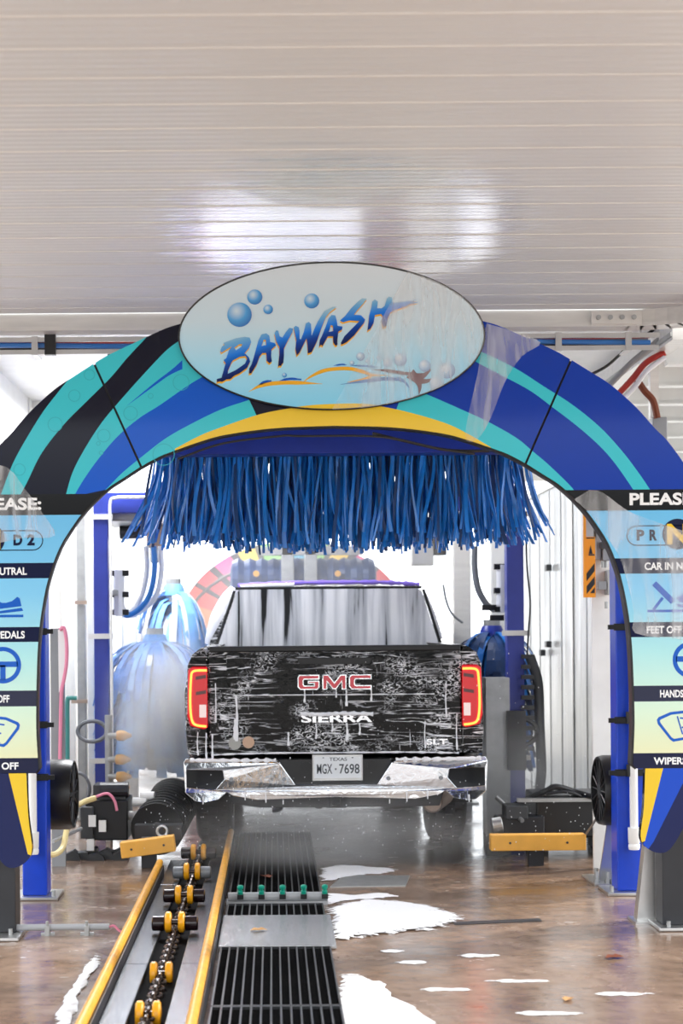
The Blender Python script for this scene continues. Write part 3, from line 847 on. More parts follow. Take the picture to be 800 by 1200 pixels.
film(curve2([(690, 577), (705, 580), (735, 602), (765, 614), (800, 626), (850, 640), (850, 755), (790, 752), (742, 745), (741, 720), (728, 665), (712, 635), (690, 605), (672, 588)], 3), -.003, panelR)
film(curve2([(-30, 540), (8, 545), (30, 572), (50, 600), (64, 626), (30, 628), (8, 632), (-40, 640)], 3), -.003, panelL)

# foot panels
def foot(mx, dy):
    P = curve2([(753, 904), (751, 950), (747, 983), (753, 996), (767, 1003), (781, 999), (797, 974), (814, 935), (828, 904)], 4)
    L = [([(744, 900), (775, 900), (752, 989), (744, 992)], 'art_yellow'), ([(775, 900), (808, 900), (762, 990), (752, 1004), (740, 1004), (752, 989)], 'foot_blue'), ([(808, 900), (900, 900), (900, 1010), (752, 1010), (762, 990)], 'foot_navy')]
    if mx: L[1] = (L[1][0], 'foot_navy')
    f = (lambda p: [(781 - x, y + (y - 908) * dy) for x, y in p]) if mx else (lambda p: p)
    print_panel('foot_panel', f(P), [(f(p), k) for p, k in L], 'foot_navy', arch, depth=.05)
foot(False, 0); foot(True, .12)
for x0, x1, D, par in ((2.022, 2.26, 8.47, 1), (-1.62, -1.345, 8.40, 0)):
    p = MB().bx(x0, x1, D, D + .16, .02, 1.12, 'black_steel').build('post', arch, bevel=.006)
    MB().bx(x0 - .035, x1 + .035, D - (.08 if par else .14), D + .24, 0, .02, 'stainless').build('base_plate', p, bevel=.006)
    s_ = -1 if par else 1; xe = x0 if par else x1
    for bx_ in (x0 + .02, x1 - .02):
        MB().cyl((bx_, D - .045, .02), (bx_, D - .045, .05), .011, 'galv', 8).build('anchor_bolt', p)
th = thing('post_gusset', (1.98, 8.72, 0), 'silver wedge bracket bolted to the floor beside the black arch post', 'bracket')
MB().prism([(1.93, .012), (2.03, .012), (2.03, .62), (2.00, .62)], 8.66, 8.74, 'stainless').build('web', th)
MB().bx(1.91, 2.05, 8.60, 8.80, 0, .012, 'stainless').build('foot_plate', th)

# ================================================================== THE PICKUP TRUCK
TD = 11.05; TS = F / TD
TX = (391.5 - VX) / TS
def TP(px, py, d=0.0): return ((px - VX) / TS, TD + d, H + (VY - py) / TS)
def paint_mat(k, base, amt, st, sc, streak, lo=.5, hi=.56):
    """black lacquer with suds: foam cells, run-down drips"""
    m = bpy.data.materials.new(k); m.use_nodes = True
    nt = m.node_tree; N = nt.nodes; L = nt.links; b = N['Principled BSDF']
    tc = N.new('ShaderNodeTexCoord')
    def noise_(scale, st, det=5, dist=0.0):
        q = N.new('ShaderNodeMapping'); q.inputs['Scale'].default_value = st; L.new(tc.outputs['Object'], q.inputs['Vector'])
        n = N.new('ShaderNodeTexNoise'); n.inputs['Scale'].default_value = scale; n.inputs['Detail'].default_value = det; n.inputs['Distortion'].default_value = dist
        L.new(q.outputs['Vector'], n.inputs['Vector']); return n.outputs['Fac']
    def math_(op, a, b_):
        x = N.new('ShaderNodeMath'); x.operation = op
        for i, v in enumerate((a, b_)):
            if isinstance(v, (int, float)): x.inputs[i].default_value = v
            else: L.new(v, x.inputs[i])
        return x.outputs[0]
    def rng(src, a, b_, c=0.0, d=1.0):
        r = N.new('ShaderNodeMapRange'); r.inputs['From Min'].default_value = a; r.inputs['From Max'].default_value = b_
        r.inputs['To Min'].default_value = c; r.inputs['To Max'].default_value = d; L.new(src, r.inputs['Value']); return r.outputs['Result']
    n1 = noise_(sc, st, 3, .6)
    vein = rng(math_('ABSOLUTE', math_('SUBTRACT', n1, .5), 0.0), .040, .018)          # thin lacy edges between bubbles
    n2 = rng(noise_(3.4, (1, 1, 1.3), 4), .48, .60)
    vein = math_('MULTIPLY', vein, n2)
    v3 = rng(math_('ABSOLUTE', math_('SUBTRACT', noise_(9, (.22, 1, 2.6), 3, .4), .5), 0.0), .020, .008)      # level tide lines
    v3 = math_('MULTIPLY', v3, rng(noise_(1.9, (1, 1, 1.2), 3), .40, .55))
    vein = math_('MAXIMUM', vein, v3)
    dr = rng(noise_(6, (6.0, 6.0, .55), 3), .66, .72)
    dr = math_('MULTIPLY', dr, rng(noise_(3, (1, 1, 1), 2), .45, .6))
    sp = rng(noise_(70, (1, 1, .8), 2), .68, .72, 0, .8)
    sp = math_('MULTIPLY', sp, rng(noise_(2.9, (1, 1, 1), 3), .47, .58))
    f = math_('MAXIMUM', math_('MAXIMUM', vein, math_('MULTIPLY', dr, streak)), sp)
    f = math_('MULTIPLY', f, amt)
    b.inputs['Specular IOR Level'].default_value = .2
    x = N.new('ShaderNodeMix'); x.data_type = 'RGBA'; L.new(f, x.inputs['Factor'])
    x.inputs[6].default_value = srgb(base); x.inputs[7].default_value = srgb('#f2f3f6')
    L.new(x.outputs[2], b.inputs['Base Color'])
    L.new(rng(f, 0, 1, .1, .6), b.inputs['Roughness'])
    bp = N.new('ShaderNodeBump'); bp.inputs['Strength'].default_value = .5; bp.inputs['Distance'].default_value = .006
    L.new(math_('ADD', f, math_('MULTIPLY', noise_(30, (1, 1, 1), 3), .5)), bp.inputs['Height']); L.new(bp.outputs['Normal'], b.inputs['Normal'])
    M[k] = m
paint_mat('truck_paint', '#040405', 1.0, (.7, .8, 1.2), 40, .9)
paint_mat('chrome_suds', '#08090b', .9, (1, 1, 1), 20, 1.0)
# suds-streaked rear window
def window_mat():
    m = bpy.data.materials.new('sudsy_glass'); m.use_nodes = True
    nt = m.node_tree; N = nt.nodes; L = nt.links; b = N['Principled BSDF']
    tc = N.new('ShaderNodeTexCoord')
    q = N.new('ShaderNodeMapping'); q.inputs['Scale'].default_value = (7.5, 1, .42); L.new(tc.outputs['Object'], q.inputs['Vector'])
    n = N.new('ShaderNodeTexNoise'); n.inputs['Scale'].default_value = 1.5; n.inputs['Detail'].default_value = 5; n.inputs['Distortion'].default_value = .25; L.new(q.outputs['Vector'], n.inputs['Vector'])
    cr = N.new('ShaderNodeValToRGB'); e = cr.color_ramp.elements
    e[0].position = .37; e[0].color = srgb('#0c0d10'); e[1].position = .58; e[1].color = srgb('#f0f1f3'); x = e.new(.41); x.color = srgb('#b6b9be')
    L.new(n.outputs['Fac'], cr.inputs['Fac']); L.new(cr.outputs['Color'], b.inputs['Base Color'])
    b.inputs['Roughness'].default_value = .3; b.inputs['Specular IOR Level'].default_value = .3
    M['sudsy_glass'] = m
window_mat()
# chrome under a film of suds
def chrome_mat():
    m = M['chrome']; nt = m.node_tree; N = nt.nodes; L = nt.links; b = N['Principled BSDF']
    tc = N.new('ShaderNodeTexCoord')
    n = N.new('ShaderNodeTexNoise'); n.inputs['Scale'].default_value = 16; n.inputs['Detail'].default_value = 5; n.inputs['Distortion'].default_value = 1; L.new(tc.outputs['Object'], n.inputs['Vector'])
    bp = N.new('ShaderNodeBump'); bp.inputs['Strength'].default_value = .25; bp.inputs['Distance'].default_value = .01
    L.new(n.outputs['Fac'], bp.inputs['Height']); L.new(bp.outputs['Normal'], b.inputs['Normal'])
chrome_mat()

truck = thing('pickup_truck', (TX, TD + 2.6, 0), 'black pickup truck covered in suds, seen from behind on the wash conveyor', 'truck')
tx = lambda u: TX + u
# --- body sides: an outline in (y, z) with the wheel arches cut out, thickened and bulged
def arc(cy, r, a0, a1, n=12, cz=.42): return [(cy + r * math.cos(R(a0 + (a1-a0)*i/n)), cz + r * math.sin(R(a0 + (a1-a0)*i/n))) for i in range(n+1)]
RW, FW = 1.18, 4.82                                    # rear and front axle
side = [(.035, .74)] + arc(RW, .50, 160, 20) + [(RW + .6, .50), (FW - .62, .48)] + arc(FW, .50, 165, 15) + [(5.62, .55), (5.72, .75), (5.72, 1.12), (5.6, 1.26), (5.2, 1.36), (4.5, 1.42), (3.9, 1.47), (.035, 1.47)]
for sgn in (-1, 1):
    m = MB()
    def mp(u, w, d, sgn=sgn):
        z = w
        pr = [(.45, .93), (.72, 1.005), (.95, 1.03), (1.15, 1.03), (1.3, 1.005), (1.4, .955), (1.47, .885)]
        x = pr[0][1]
        for (z0, a), (z1, b) in zip(pr, pr[1:]):
            if z0 <= z <= z1: x = a + (b - a) * (z - z0) / (z1 - z0)
        if z > 1.47: x = .885
        if u > 5.0: x -= .22 * ((u - 5.0) / .72) ** 2
        return (tx(sgn * (x - d)), TD + u, z)
    # grid of inner points so the bulge follows
    pts = list(side)
    outl = ccw(pts)
    vs = [Vector(p) for p in outl]; nb_ = len(vs)
    def inside(p):
        c = False
        for i in range(nb_):
            a, b = outl[i], outl[(i+1) % nb_]
            if (a[1] > p[1]) != (b[1] > p[1]) and p[0] < (b[0]-a[0])*(p[1]-a[1])/(b[1]-a[1]) + a[0]: c = not c
        return c
    for zz in (.72, .95, 1.15, 1.3, 1.4):
        for k in range(1, 40):
            p = (k * .145, zz)
            if inside(p) and inside((p[0], zz - .02)) and inside((p[0], zz + .02)): vs.append(Vector(p))
    V, E, Fc, *_ = delaunay_2d_cdt(vs, [], [list(range(nb_))], 1, 1e-4)
    m.add([mp(v.x, v.y, 0) for v in V], [tuple(f) for f in Fc], 'truck_paint')
    n0 = len(outl)
    m.add([mp(p[0], p[1], 0) for p in outl] + [mp(p[0], p[1], .09) for p in outl], [(i, (i+1) % n0, n0 + (i+1) % n0, n0 + i) for i in range(n0)], 'truck_paint')
    m.add([mp(p[0], p[1], .09) for p in outl], [tuple(t) for t in tessellate_polygon([[Vector((x, y, 0)) for x, y in outl]])], 'black_trim')
    m.build('body_side', truck, smooth=True)
# --- bed floor, chassis, hood, front
b = MB().bx(tx(-.88), tx(.88), TD + .06, TD + 1.8, .86, .92, 'black_trim').bx(tx(-.86), tx(.86), TD + 1.74, TD + 1.8, .9, 1.45, 'black_trim')
b.build('cargo_bed', truck)
c = MB().bx(tx(-.48), tx(-.38), TD + .15, TD + 5.3, .56, .68, 'black_steel').bx(tx(.38), tx(.48), TD + .15, TD + 5.3, .56, .68, 'black_steel')
c.bx(tx(-.9), tx(.9), TD + 1.8, TD + 5.3, .50, .60, 'black_steel')
c.bx(tx(-.85), tx(.85), TD + 4.3, TD + 5.6, .19, .55, 'black_trim')  # low boxes added under the truck to block light from beyond
c.bx(tx(-.7), tx(.7), TD + 2.0, TD + 4.2, .36, .5, 'black_trim')
c.build('chassis', truck)
def loft(secs, m, mm):
    n = len(secs[0]); vs = [p for s in secs for p in s]
    fs = [(j*n+i, j*n+(i+1) % n, (j+1)*n+(i+1) % n, (j+1)*n+i) for j in range(len(secs)-1) for i in range(n)]
    fs += [tuple(range(n)), tuple(range((len(secs)-1)*n, len(secs)*n))]
    m.add(vs, fs, mm)
def cab_sec(y, hb, hr, zr, zb=1.44):
    h = [(hb, zb), (hb - .015, zb + .06), (hr + .075, zr - .15), (hr + .02, zr - .05), (hr - .07, zr - .012), (hr * .5, zr + .012)]
    return [(tx(u), TD + y, z) for u, z in h] + [(tx(-u), TD + y, z) for u, z in h[::-1]]
m = MB(); loft([cab_sec(1.84, .93, .70, 1.90), cab_sec(1.95, .93, .70, 1.925), cab_sec(2.4, .93, .71, 1.955), cab_sec(3.2, .93, .70, 1.95), cab_sec(3.55, .92, .68, 1.90), cab_sec(4.35, .90, .62, 1.50)], m, 'truck_paint')
cab = m.build('cab', truck, smooth=True)
m = MB(); loft([[(tx(u), TD + y, z) for u, z in ((.9, .8), (.9, zz - .06), (.7, zz), (0, zz + .03), (-.7, zz), (-.9, zz - .06), (-.9, .8))] for y, zz in ((4.2, 1.46), (5.0, 1.40), (5.5, 1.33), (5.7, 1.2))], m, 'truck_paint')
m.build('bonnet', truck, smooth=True)
MB().bx(tx(-.75), tx(.75), TD + 5.70, TD + 5.76, .72, 1.14, 'chrome').bx(tx(-.95), tx(.95), TD + 5.66, TD + 5.8, .46, .66, 'chrome').build('front_grille', truck, bevel=.02)
# rear window, set in the back of the cab
CS = F / (TD + 1.83); CD = 1.83
def CP(px, py, d=0.0): return ((px - VX) / CS, TD + CD + d, H + (VY - py) / CS)
gl = [(255, 757), (277, 694), (283, 690), (488, 690), (494, 694), (514, 757)]
MB().prism([(x, y) for x, y in gl], -.004, -.02, 'sudsy_glass', to=lambda u, w, d: CP(u, w, d)).build('rear_window', cab)
fr = MB()
for a, b_ in (((253, 757), (275, 692)), ((516, 757), (496, 692)), ((276, 689.5), (494, 689.5))):
    fr.tube([CP(*a, -.012), CP(*b_, -.012)], .012, 'black_trim', 6, 2)
fr.build('window_seal', cab)
def blob_strip(pts, r, mm, name, parent, jit=.35, n=9, sub=10):
    m = MB(); m.tube(pts, lambda t: r * (1 + jit * math.sin(t * 37) * math.sin(t * 91 + 1)), mm, n, sub); return m.build(name, parent, smooth=True)
blob_strip([CP(279, 686, .03), CP(330, 683.5, .03), CP(390, 683, .03), CP(450, 683.5, .03), CP(492, 686, .03)], .017, 'foam_lilac', 'foam', cab)
blob_strip([CP(282, 687.5, 0), CP(320, 686, 0), CP(345, 685.6, 0)], .014, 'foam', 'foam', cab)
m = MB(); m.tube([CP(246, 756, .1), CP(254, 734, .1), CP(264, 710, .12), CP(276, 690, .14)], lambda t: .05 + .03 * math.sin(t * 3.1) + .002 * math.sin(t * 17), 'foam', 10, 10); m.build('foam', cab, smooth=True)
blob_strip([CP(517, 750, .02), CP(508, 722, .02), CP(498, 698, .02)], .016, 'foam', 'foam', cab)

# --- tailgate
tgx0, tgx1 = 244, 540
def ppoly(pts, d0, d1, mm, name, parent, bev=.006, holes=()):
    m = MB(); m.prism(pts, d0, d1, mm, to=lambda u, w, d: TP(u, w, d), holes=holes); return m.build(name, parent, bevel=bev)
tg = ppoly([(tgx0, 762), (tgx0 + 4, 757), (tgx1 - 4, 757), (tgx1, 762), (tgx1, 884), (tgx0, 884)], .0, .09, 'truck_paint', 'tailgate', truck, .012)
ppoly([(tgx0 + 1, 757), (tgx1 - 1, 757), (tgx1 - 1, 764), (tgx0 + 1, 764)], -.018, .1, 'black_trim', 'spoiler_lip', tg, .008)
ppoly([(265, 768), (518, 768), (518, 800), (508, 814), (275, 814), (265, 800)], -.016, .0, 'truck_paint', 'inner_gate', tg, .008)
ppoly([(258, 820), (525, 820), (530, 881), (253, 881)], -.012, .0, 'truck_paint', 'lower_gate', tg, .01)
ppoly([(347, 771), (436, 771), (432, 779), (351, 779)], -.022, -.016, 'black_trim', 'handle', tg, .003)
# corner pieces between gate and lamps
for s_ in (-1, 1):
    f = (lambda p: [(783 - x, y) for x, y in p]) if s_ > 0 else (lambda p: p)
    ppoly(f([(225, 766), (236, 758), (243, 758), (243, 884), (219, 884), (217, 856), (219, 780)]), .01, .1, 'truck_paint', 'bed_corner', truck, .012)
    lamp = ppoly(f([(220, 784), (225, 780.5), (242.5, 780.5), (242.5, 852), (238, 854), (222, 850), (218.5, 838)]), -.02, .01, 'lens_red', 'tail_lamp', truck, .008)
    led = stroke(f([(242, 785), (231, 785), (225, 787), (223.4, 795), (222.4, 815), (222.8, 834), (225, 845), (230, 849), (241, 850.5)]), 1.3)
    m = MB(); m.prism(led, -.026, -.018, 'led', to=lambda u, w, d: TP(u, w, d)); m.build('light_strip', lamp)
    ppoly(f([(233, 825), (241, 825), (241, 840), (233, 840)]), -.026, -.018, 'lens_white', 'reverse_light', lamp, .002)
    for k in range(2):
        m = MB(); m.prism(f([(229, 792 + k * 18), (241, 790 + k * 18), (241, 794 + k * 18), (229, 796 + k * 18)]), -.024, -.018, 'lens_dark', to=lambda u, w, d: TP(u, w, d)); m.build('reflector', lamp)
# maker's letters on the gate
def letters(polys, name, d=-.03, rim=True):
    m = MB()
    for P, Hs in polys:
        m.prism(P, d, -.016, 'chrome', to=lambda u, w, dd: TP(u, w, dd), holes=Hs)
    return m
G = [(350, 791), (373.5, 791), (373.5, 796.5), (356, 796.5), (355, 798), (355, 802), (356, 803.5), (367, 803.5), (367, 801.5), (360, 801.5), (360, 798), (373.5, 798), (373.5, 806), (371, 808.5), (351, 808.5), (348, 805), (348, 794)]
Mm = [(377, 808.5), (377, 791), (384, 791), (391, 800, ), (398, 791), (405, 791), (405, 808.5), (399.5, 808.5), (399.5, 799), (393, 808), (389, 808), (382.5, 799), (382.5, 808.5)]
Cc = [(411, 791), (434.5, 791), (434.5, 796.5), (416, 796.5), (415, 798), (415, 802), (416, 803.5), (434.5, 803.5), (434.5, 808.5), (411, 808.5), (408, 805), (408, 794)]
bd = letters([(G, []), (Mm, []), (Cc, [])], 'x').build('badge', tg)
m = MB()
for P in (G, Mm, Cc):
    P = ccw(P); n = len(P); Q = []
    for i in range(n):                                    # inset outline for the red faces
        a, b_, c_ = Vector(P[i-1]), Vector(P[i]), Vector(P[(i+1) % n])
        d1 = (b_ - a).normalized(); d2 = (c_ - b_).normalized(); n1 = Vector((-d1.y, d1.x)); n2 = Vector((-d2.y, d2.x))
        k = (n1 + n2); k = k / max(k.dot(n1), .5)
        Q.append(tuple(b_ + k * 1.15))
    m.prism(Q, -.033, -.029, 'badge_red', to=lambda u, w, d: TP(u, w, d))
m.build('letter_face', bd)
m = MB(); text_to(m, 'SIERRA', 'chrome', 352, 435, -847, -837, lambda u, w, d: TP(u, -w, -.022 + d), bold=.03, depth=.01); nm = m.build('badge', tg)
m = MB(); text_to(m, 'SLT', 'chrome', 498, 523, -874, -867, lambda u, w, d: TP(u, -w, -.018 + d), bold=.03, depth=.006); m.build('badge', tg)
blob_strip([TP(351, 836.5, -.025), TP(375, 837.5, -.026), TP(400, 836.5, -.026), TP(436, 837.5, -.025)], .014, 'foam', 'foam', tg)
ppoly(circ(274, 870.5, 7.5, 24), -.0135, -.012, 'sticker_grey', 'sticker', tg, 0)
ppoly(circ(290, 869.5, 7, 24), -.0135, -.012, 'sticker_tan', 'sticker', tg, 0)
# foam runs on the gate and lamps
for (x, y0, y1, w) in [(276, 815, 868, .012), (356, 808, 823, .008), (405, 809, 828, .010), (393, 808, 818, .006), (434, 808, 822, .008), (275, 842, 866, .014), (369, 848, 866, .007),
                       (388, 848, 858, .008), (405, 848, 868, .011), (420, 848, 862, .008), (337, 858, 874, .009), (248, 860, 888, .008), (231, 857, 884, .006), (252, 800, 846, .006), (522, 800, 842, .006), (497, 846, 878, .006), (534, 838, 880, .006), (241, 858, 890, .007)]:
    m = MB(); m.tube([TP(x, y0, -.014), TP(x + random.uniform(-1, 1), (y0+y1)/2, -.016), TP(x, y1, -.016)], lambda t, w=w: w * (.55 + .5 * t * t + .15 * math.sin(t * 17)), 'foam', 7, 6)
    m.build('foam_run', tg, smooth=True)
blob_strip([TP(248, 884, -.01), TP(300, 882.5, -.012), TP(391, 882.5, -.012), TP(480, 882.5, -.012), TP(536, 884, -.01)], .006, 'foam', 'foam', tg, .8)
blob_strip([TP(275, 814.5, -.016), TP(340, 814.5, -.017), TP(440, 814.5, -.017), TP(508, 814.5, -.016)], .004, 'foam', 'foam', tg, .8)

# --- bumper
bl = [(214, 892), (217, 887.5), (322, 890), (327, 893), (344, 917.5), (391.5, 918)]
bb = [(391.5, 932), (300, 935), (272, 930), (265, 926), (256, 934), (240, 938), (228, 937), (216, 928)]
m783 = lambda P: [(783 - x, y) for x, y in P]
outer = bl + m783(bl[:-1])[::-1] + m783(bb[1:])[::-1][0:] 
outer = bl + m783(bl[:-1])[::-1] + m783(bb[::-1])[:-1][0:] + bb
hole = [(217.5, 900.5), (260, 900.5), (262, 911), (251, 923.5), (217.5, 921.5)]
def bto(u, w, d):
    x, y, z = TP(u, w, d); q = abs(x - TX)
    return (x, y + .10 * max(0, (q - .55) / .5) ** 2, z)
m = MB(); m.prism(outer, -.14, .02, 'chrome', to=bto, holes=[hole, m783(hole)]); bump = m.build('bumper', truck, bevel=.012, seg=3)
for f in (lambda p: p, m783):
    m = MB(); m.prism(f([(214, 897), (264, 897), (266, 912), (252, 927), (214, 925)]), -.02, .04, 'black_plastic', to=bto); m.build('corner_step', bump)
    for q_ in (270, 331):
        m = MB(); m.cyl(bto(*f([(q_, 911)])[0], -.138), bto(*f([(q_, 911)])[0], -.15), .014, 'grey_plastic', 12); m.build('parking_sensor', bump)
    pts = [bto(x, 889.5, -.12) for x in [p[0] for p in f([(218, 0), (245, 0), (285, 0), (322, 0)])]]
    blob_strip(pts, .013, 'foam', 'foam', bump, .6)
    for (x, y0, y1) in ((286, 925, 935), (310, 926, 938), (330, 935, 940), (237, 931, 940)):
        x = f([(x, 0)])[0][0]
        MB().tube([bto(x, y0, -.146), bto(x, y1, -.144)], .004, 'foam', 6, 3).build('foam_run', bump)
ppoly([(324, 889), (459, 889), (441, 919), (342, 919)], -.07, .05, 'black_plastic', 'plate_surround', bump, .008)
ppoly([(265, 925), (518, 925), (512, 944), (480, 945), (303, 945), (271, 940)], -.08, .0, 'black_plastic', 'valance', bump, .01)
for x in (357, 434): MB().cyl(TP(x, 897, -.07), TP(x, 897, -.08), .035, 'black_trim', 16).build('light_recess', bump)
pl = ppoly([(364, 883.5), (423, 883.5), (423, 914.5), (364, 914.5)], -.085, -.07, 'stainless', 'plate_frame', bump, .006)
ppoly([(366.3, 886), (420.8, 886), (420.8, 911), (366.3, 911)], -.0875, -.084, 'plate_white', 'number_plate', pl, 0)
m = MB(); text_to(m, 'TEXAS', 'plate_ink', 384, 404.5, -891, -887, lambda u, w, d: TP(u, -w, -.0885), bold=.012)
text_to(m, 'MGX', 'plate_ink', 369.5, 387.3, -906, -894.5, lambda u, w, d: TP(u, -w, -.0885), bold=.012)
text_to(m, '7698', 'plate_ink', 395.5, 419, -906, -894.5, lambda u, w, d: TP(u, -w, -.0885), bold=.012)
m.add([TP(391.4 + r * math.cos(t), 900.5 - r * math.sin(t), -.0885) for t, r in [(math.pi / 2 + math.pi * k / 5, 1.5 if k % 2 == 0 else .75) for k in range(10)]], [tuple(range(10))], 'plate_ink')
for x in (377, 411): m.add([TP(x + 1.2 * math.cos(t), 887.3 + .6 * math.sin(t), -.0885) for t in [k * .785 for k in range(8)]], [tuple(range(8))], 'plate_ink')
m.build('lettering', pl)
# hitch, exhaust, axle
ht = MB().bx(TP(380, 0)[0], TP(404, 0)[0], TD - .08, TD + .2, TP(0, 946)[2], TP(0, 929)[2], 'black_steel')
ht = ht.build('tow_hitch', truck, bevel=.005)
z0 = TP(0, 938)[2]
m = MB(); m.prism([(384.5, 932), (398.5, 932), (398.5, 945), (384.5, 945)], -.12, -.07, 'black_trim', to=lambda u, w, d: TP(u, w, d), holes=[[(387, 934.5), (396, 934.5), (396, 942.5), (387, 942.5)]]); m.build('receiver', ht)
MB().lathe([(.0, 0), (.05, 0), (.055, .05), (.055, .5), (.03, .55)], TP(372, 940, -.0), (0, 1, 0), 'black_trim', 12).build('wiring_socket', ht)
MB().lathe([(.0, .02), (.062, .02), (.072, .0), (.075, .05), (.075, .6), (0, .62)], TP(505, 942, .02), (.25, 1, 0), 'exhaust', 18).build('exhaust_pipe', truck, smooth=True)
MB().cyl((tx(-.8), TD + RW, .43), (tx(.8), TD + RW, .43), .05, 'black_steel', 14).lathe([(.0, -.15), (.1, -.13), (.15, 0), (.1, .13), (0, .15)], (tx(.05), TD + RW, .43), (1, 0, 0), 'black_steel', 16).build('rear_axle', truck)
MB().lathe([(.0, -.1), (.3, -.1), (.36, -.04), (.36, .04), (.3, .1), (0, .1)], (tx(0), TD + .62, .60), (0, 0, 1), 'tyre', 28).build('spare_tyre', truck, smooth=True)
MB().tube([TP(330, 938, .4), TP(327, 955, .42), TP(318, 958, .44)], .02, 'black_steel', 6, 3).build('shackle', truck)
for sgn in (-1, 1):
    for yy in (RW, FW):
        c_ = (tx(sgn * .86), TD + yy, .41)
        w = MB().lathe([(.23, -.13), (.36, -.135), (.395, -.12), (.412, -.09), (.415, 0), (.412, .09), (.395, .12), (.36, .135), (.23, .13)], c_, (1, 0, 0), 'tyre', 40)
        for k in range(36):                               # tread blocks
            a = 2 * math.pi * k / 36
            for o_ in (-.07, 0, .07):
                rot = Matrix.Rotation(a + o_, 3, 'X')
                w.box(Vector(c_) + rot @ Vector((o_, 0, .415)), (.05, .045, .016), 'tyre', rot)
        wo = w.build('wheel', truck, smooth=True)
        MB().lathe([(0, .06), (.07, .07), (.20, .03), (.235, .11), (.235, -.11), (.1, -.05), (0, -.05)], c_, (sgn, 0, 0), 'stainless', 24).build('rim', wo, smooth=True)
    MB().bx(tx(sgn * .99), tx(sgn * .72), TD + .52, TD + .54, .34, .72, 'black_rubber').build('mud_flap', truck)

# ================================================================== THE CONVEYOR AND THE FLOOR
def FPt(px, py, z=0.0):
    px, py = px - ROLL * (py - VY), py + ROLL * (px - VX)
    s = (py - VY) / (H - z); return Vector(((px - VX) / s, F / s, z))
def guide_rail(x, side, y1, lab):
    t = thing('guide_rail', (x, 8, 0), lab, 'rail')
    MB().cyl((x, 5.2, .10), (x, y1, .10), .022, 'yellow_rail', 14).build('tube', t, smooth=True)
    w = .012
    MB().bx(x - .028, x + .028, 5.2, y1, .0, .082, 'black_steel').build('wall_plate', t)
    return t
guide_rail(-.735, -1, 10.35, 'short yellow-topped conveyor guide rail beside the tan floor')
guide_rail(-.32, 1, 11.9, 'long yellow-topped guide rail beside the black grating')
for x0, x1, lab in ((-.705, -.595, 'wet steel slide plate between the chain and the short yellow rail'), (-.44, -.35, 'wet steel slide plate between the chain and the long yellow rail')):
    m = MB()
    for a in (5.2, 7.55, 9.9):
        m.bx(x0, x1, a, min(a + 2.344, 10.95), 0, .03, 'track_steel')
    tag(m.build('slide_plate', bevel=.003), lab, 'track plate')
struct('conveyor_pit', MB().bx(-.595, -.44, 5.2, 11.3, 0.0, .004, 'pit_black'))
# chain: oval links standing and lying by turns
ch = thing('conveyor_chain', (-.515, 7.3, .004), 'dark steel chain running in the slot between the slide plates', 'chain')
def link(y, flat):
    pts = [(-.515 + (.026 * math.cos(a) if flat else 0), y + .046 * math.sin(a), .03 + (0 if flat else .022 * math.cos(a))) for a in [2 * math.pi * k / 12 for k in range(13)]]
    return MB().tube(pts, .009, 'chain_steel', 6, 1)
y = 5.7; k = 0
while y < 11.6 and k < 96:
    link(y, k % 2 == 0).build('link', ch); y += .066; k += 1
# roller pushers
def roller(loc, lab, sunk=False, grey=False):
    x, yy, z = loc
    t = thing('pusher_roller', (x, yy, .03), lab, 'roller', 'pusher rollers on the chain')
    for s_ in (-1, 1):
        c = (x + s_ * .034, yy, z)
        MB().lathe([(0, -.016), (.046, -.016), (.054, -.009), (.054, .009), (.046, .016), (0, .016)], c, (1, 0, 0), 'yellow_poly', 22).build('yellow_wheel', t, smooth=True)
        if not sunk:
            c2_ = (x + s_ * .084, yy, z - .006)
            MB().lathe([(0, -.034), (.030, -.034), (.038, -.028), (.038, .028), (.030, .034), (0, .034)], c2_, (1, 0, 0), 'roller_grey' if grey else 'roller_dark', 18).build('dark_roller', t, smooth=True)
    MB().cyl((x - .05, yy, z), (x + .05, yy, z), .014, 'chain_steel', 10).build('axle', t)
labs = ['roller pusher with dark red ends, first full one from the front', 'roller pusher with dark red ends, second full one from the front', 'roller pusher with one grey end and one faded pink end', 'yellow pusher wheels half hidden in the mist by the truck tyre']
for (px, py), lab, g in zip([(204, 1084), (214, 1051.5), (223.5, 1024), (231, 1001)], labs, (0, 0, 1, 0)):
    p = FPt(px, py, .07); roller((-.515, p.y, .085), lab, grey=g)
for (px, py), lab in zip([(187, 1145), (169, 1193)], ['yellow pusher wheels sunk in the slot ahead of the first full roller', 'yellow pusher wheels sunk in the slot at the picture foot']):
    p = FPt(px, py, .02); roller((-.515, p.y, .035), lab, sunk=True)

# gratings
def grating(y0, y1, lab):
    t = thing('floor_grate', (.0, (y0+y1)/2, 0), lab, 'grate')
    x0, x1 = -.268, .268
    MB().bx(x0, x1, y0, y1, .0, .003, 'pit_black').build('backing', t)
    m = MB()
    for k in range(14):
        x = x0 + (x1 - x0) * k / 13
        m.bx(x - .004, x + .004, y0, y1, .003, .020, 'grate')
    n = int((y1 - y0) / .025)
    for k in range(n + 1):
        yy = y0 + (y1 - y0) * k / n
        m.bx(x0, x1, yy - .003, yy + .003, .004, .012, 'pit_black')
    for yy in (y0, y1): m.bx(x0, x1, yy - .006, yy + .006, .003, .020, 'grate')
    m.build('bars', t)
    return t
grating(5.2, 6.72, 'black bar grating nearest the picture foot')
grating(6.74, 7.985, 'black bar grating just before the bumpy steel plate')
grating(8.86, 9.24, 'narrow strip of black grating between steel plate and nozzle pipe')
grating(9.42, 12.5, 'black bar grating beyond the nozzle pipe, running under the truck')
tag(MB().bx(-.285, .30, 7.99, 8.85, .004, .024, 'plate_steel').build('steel_plate', bevel=.003), 'wet bumpy steel cover plate lying across the grating', 'steel plate')
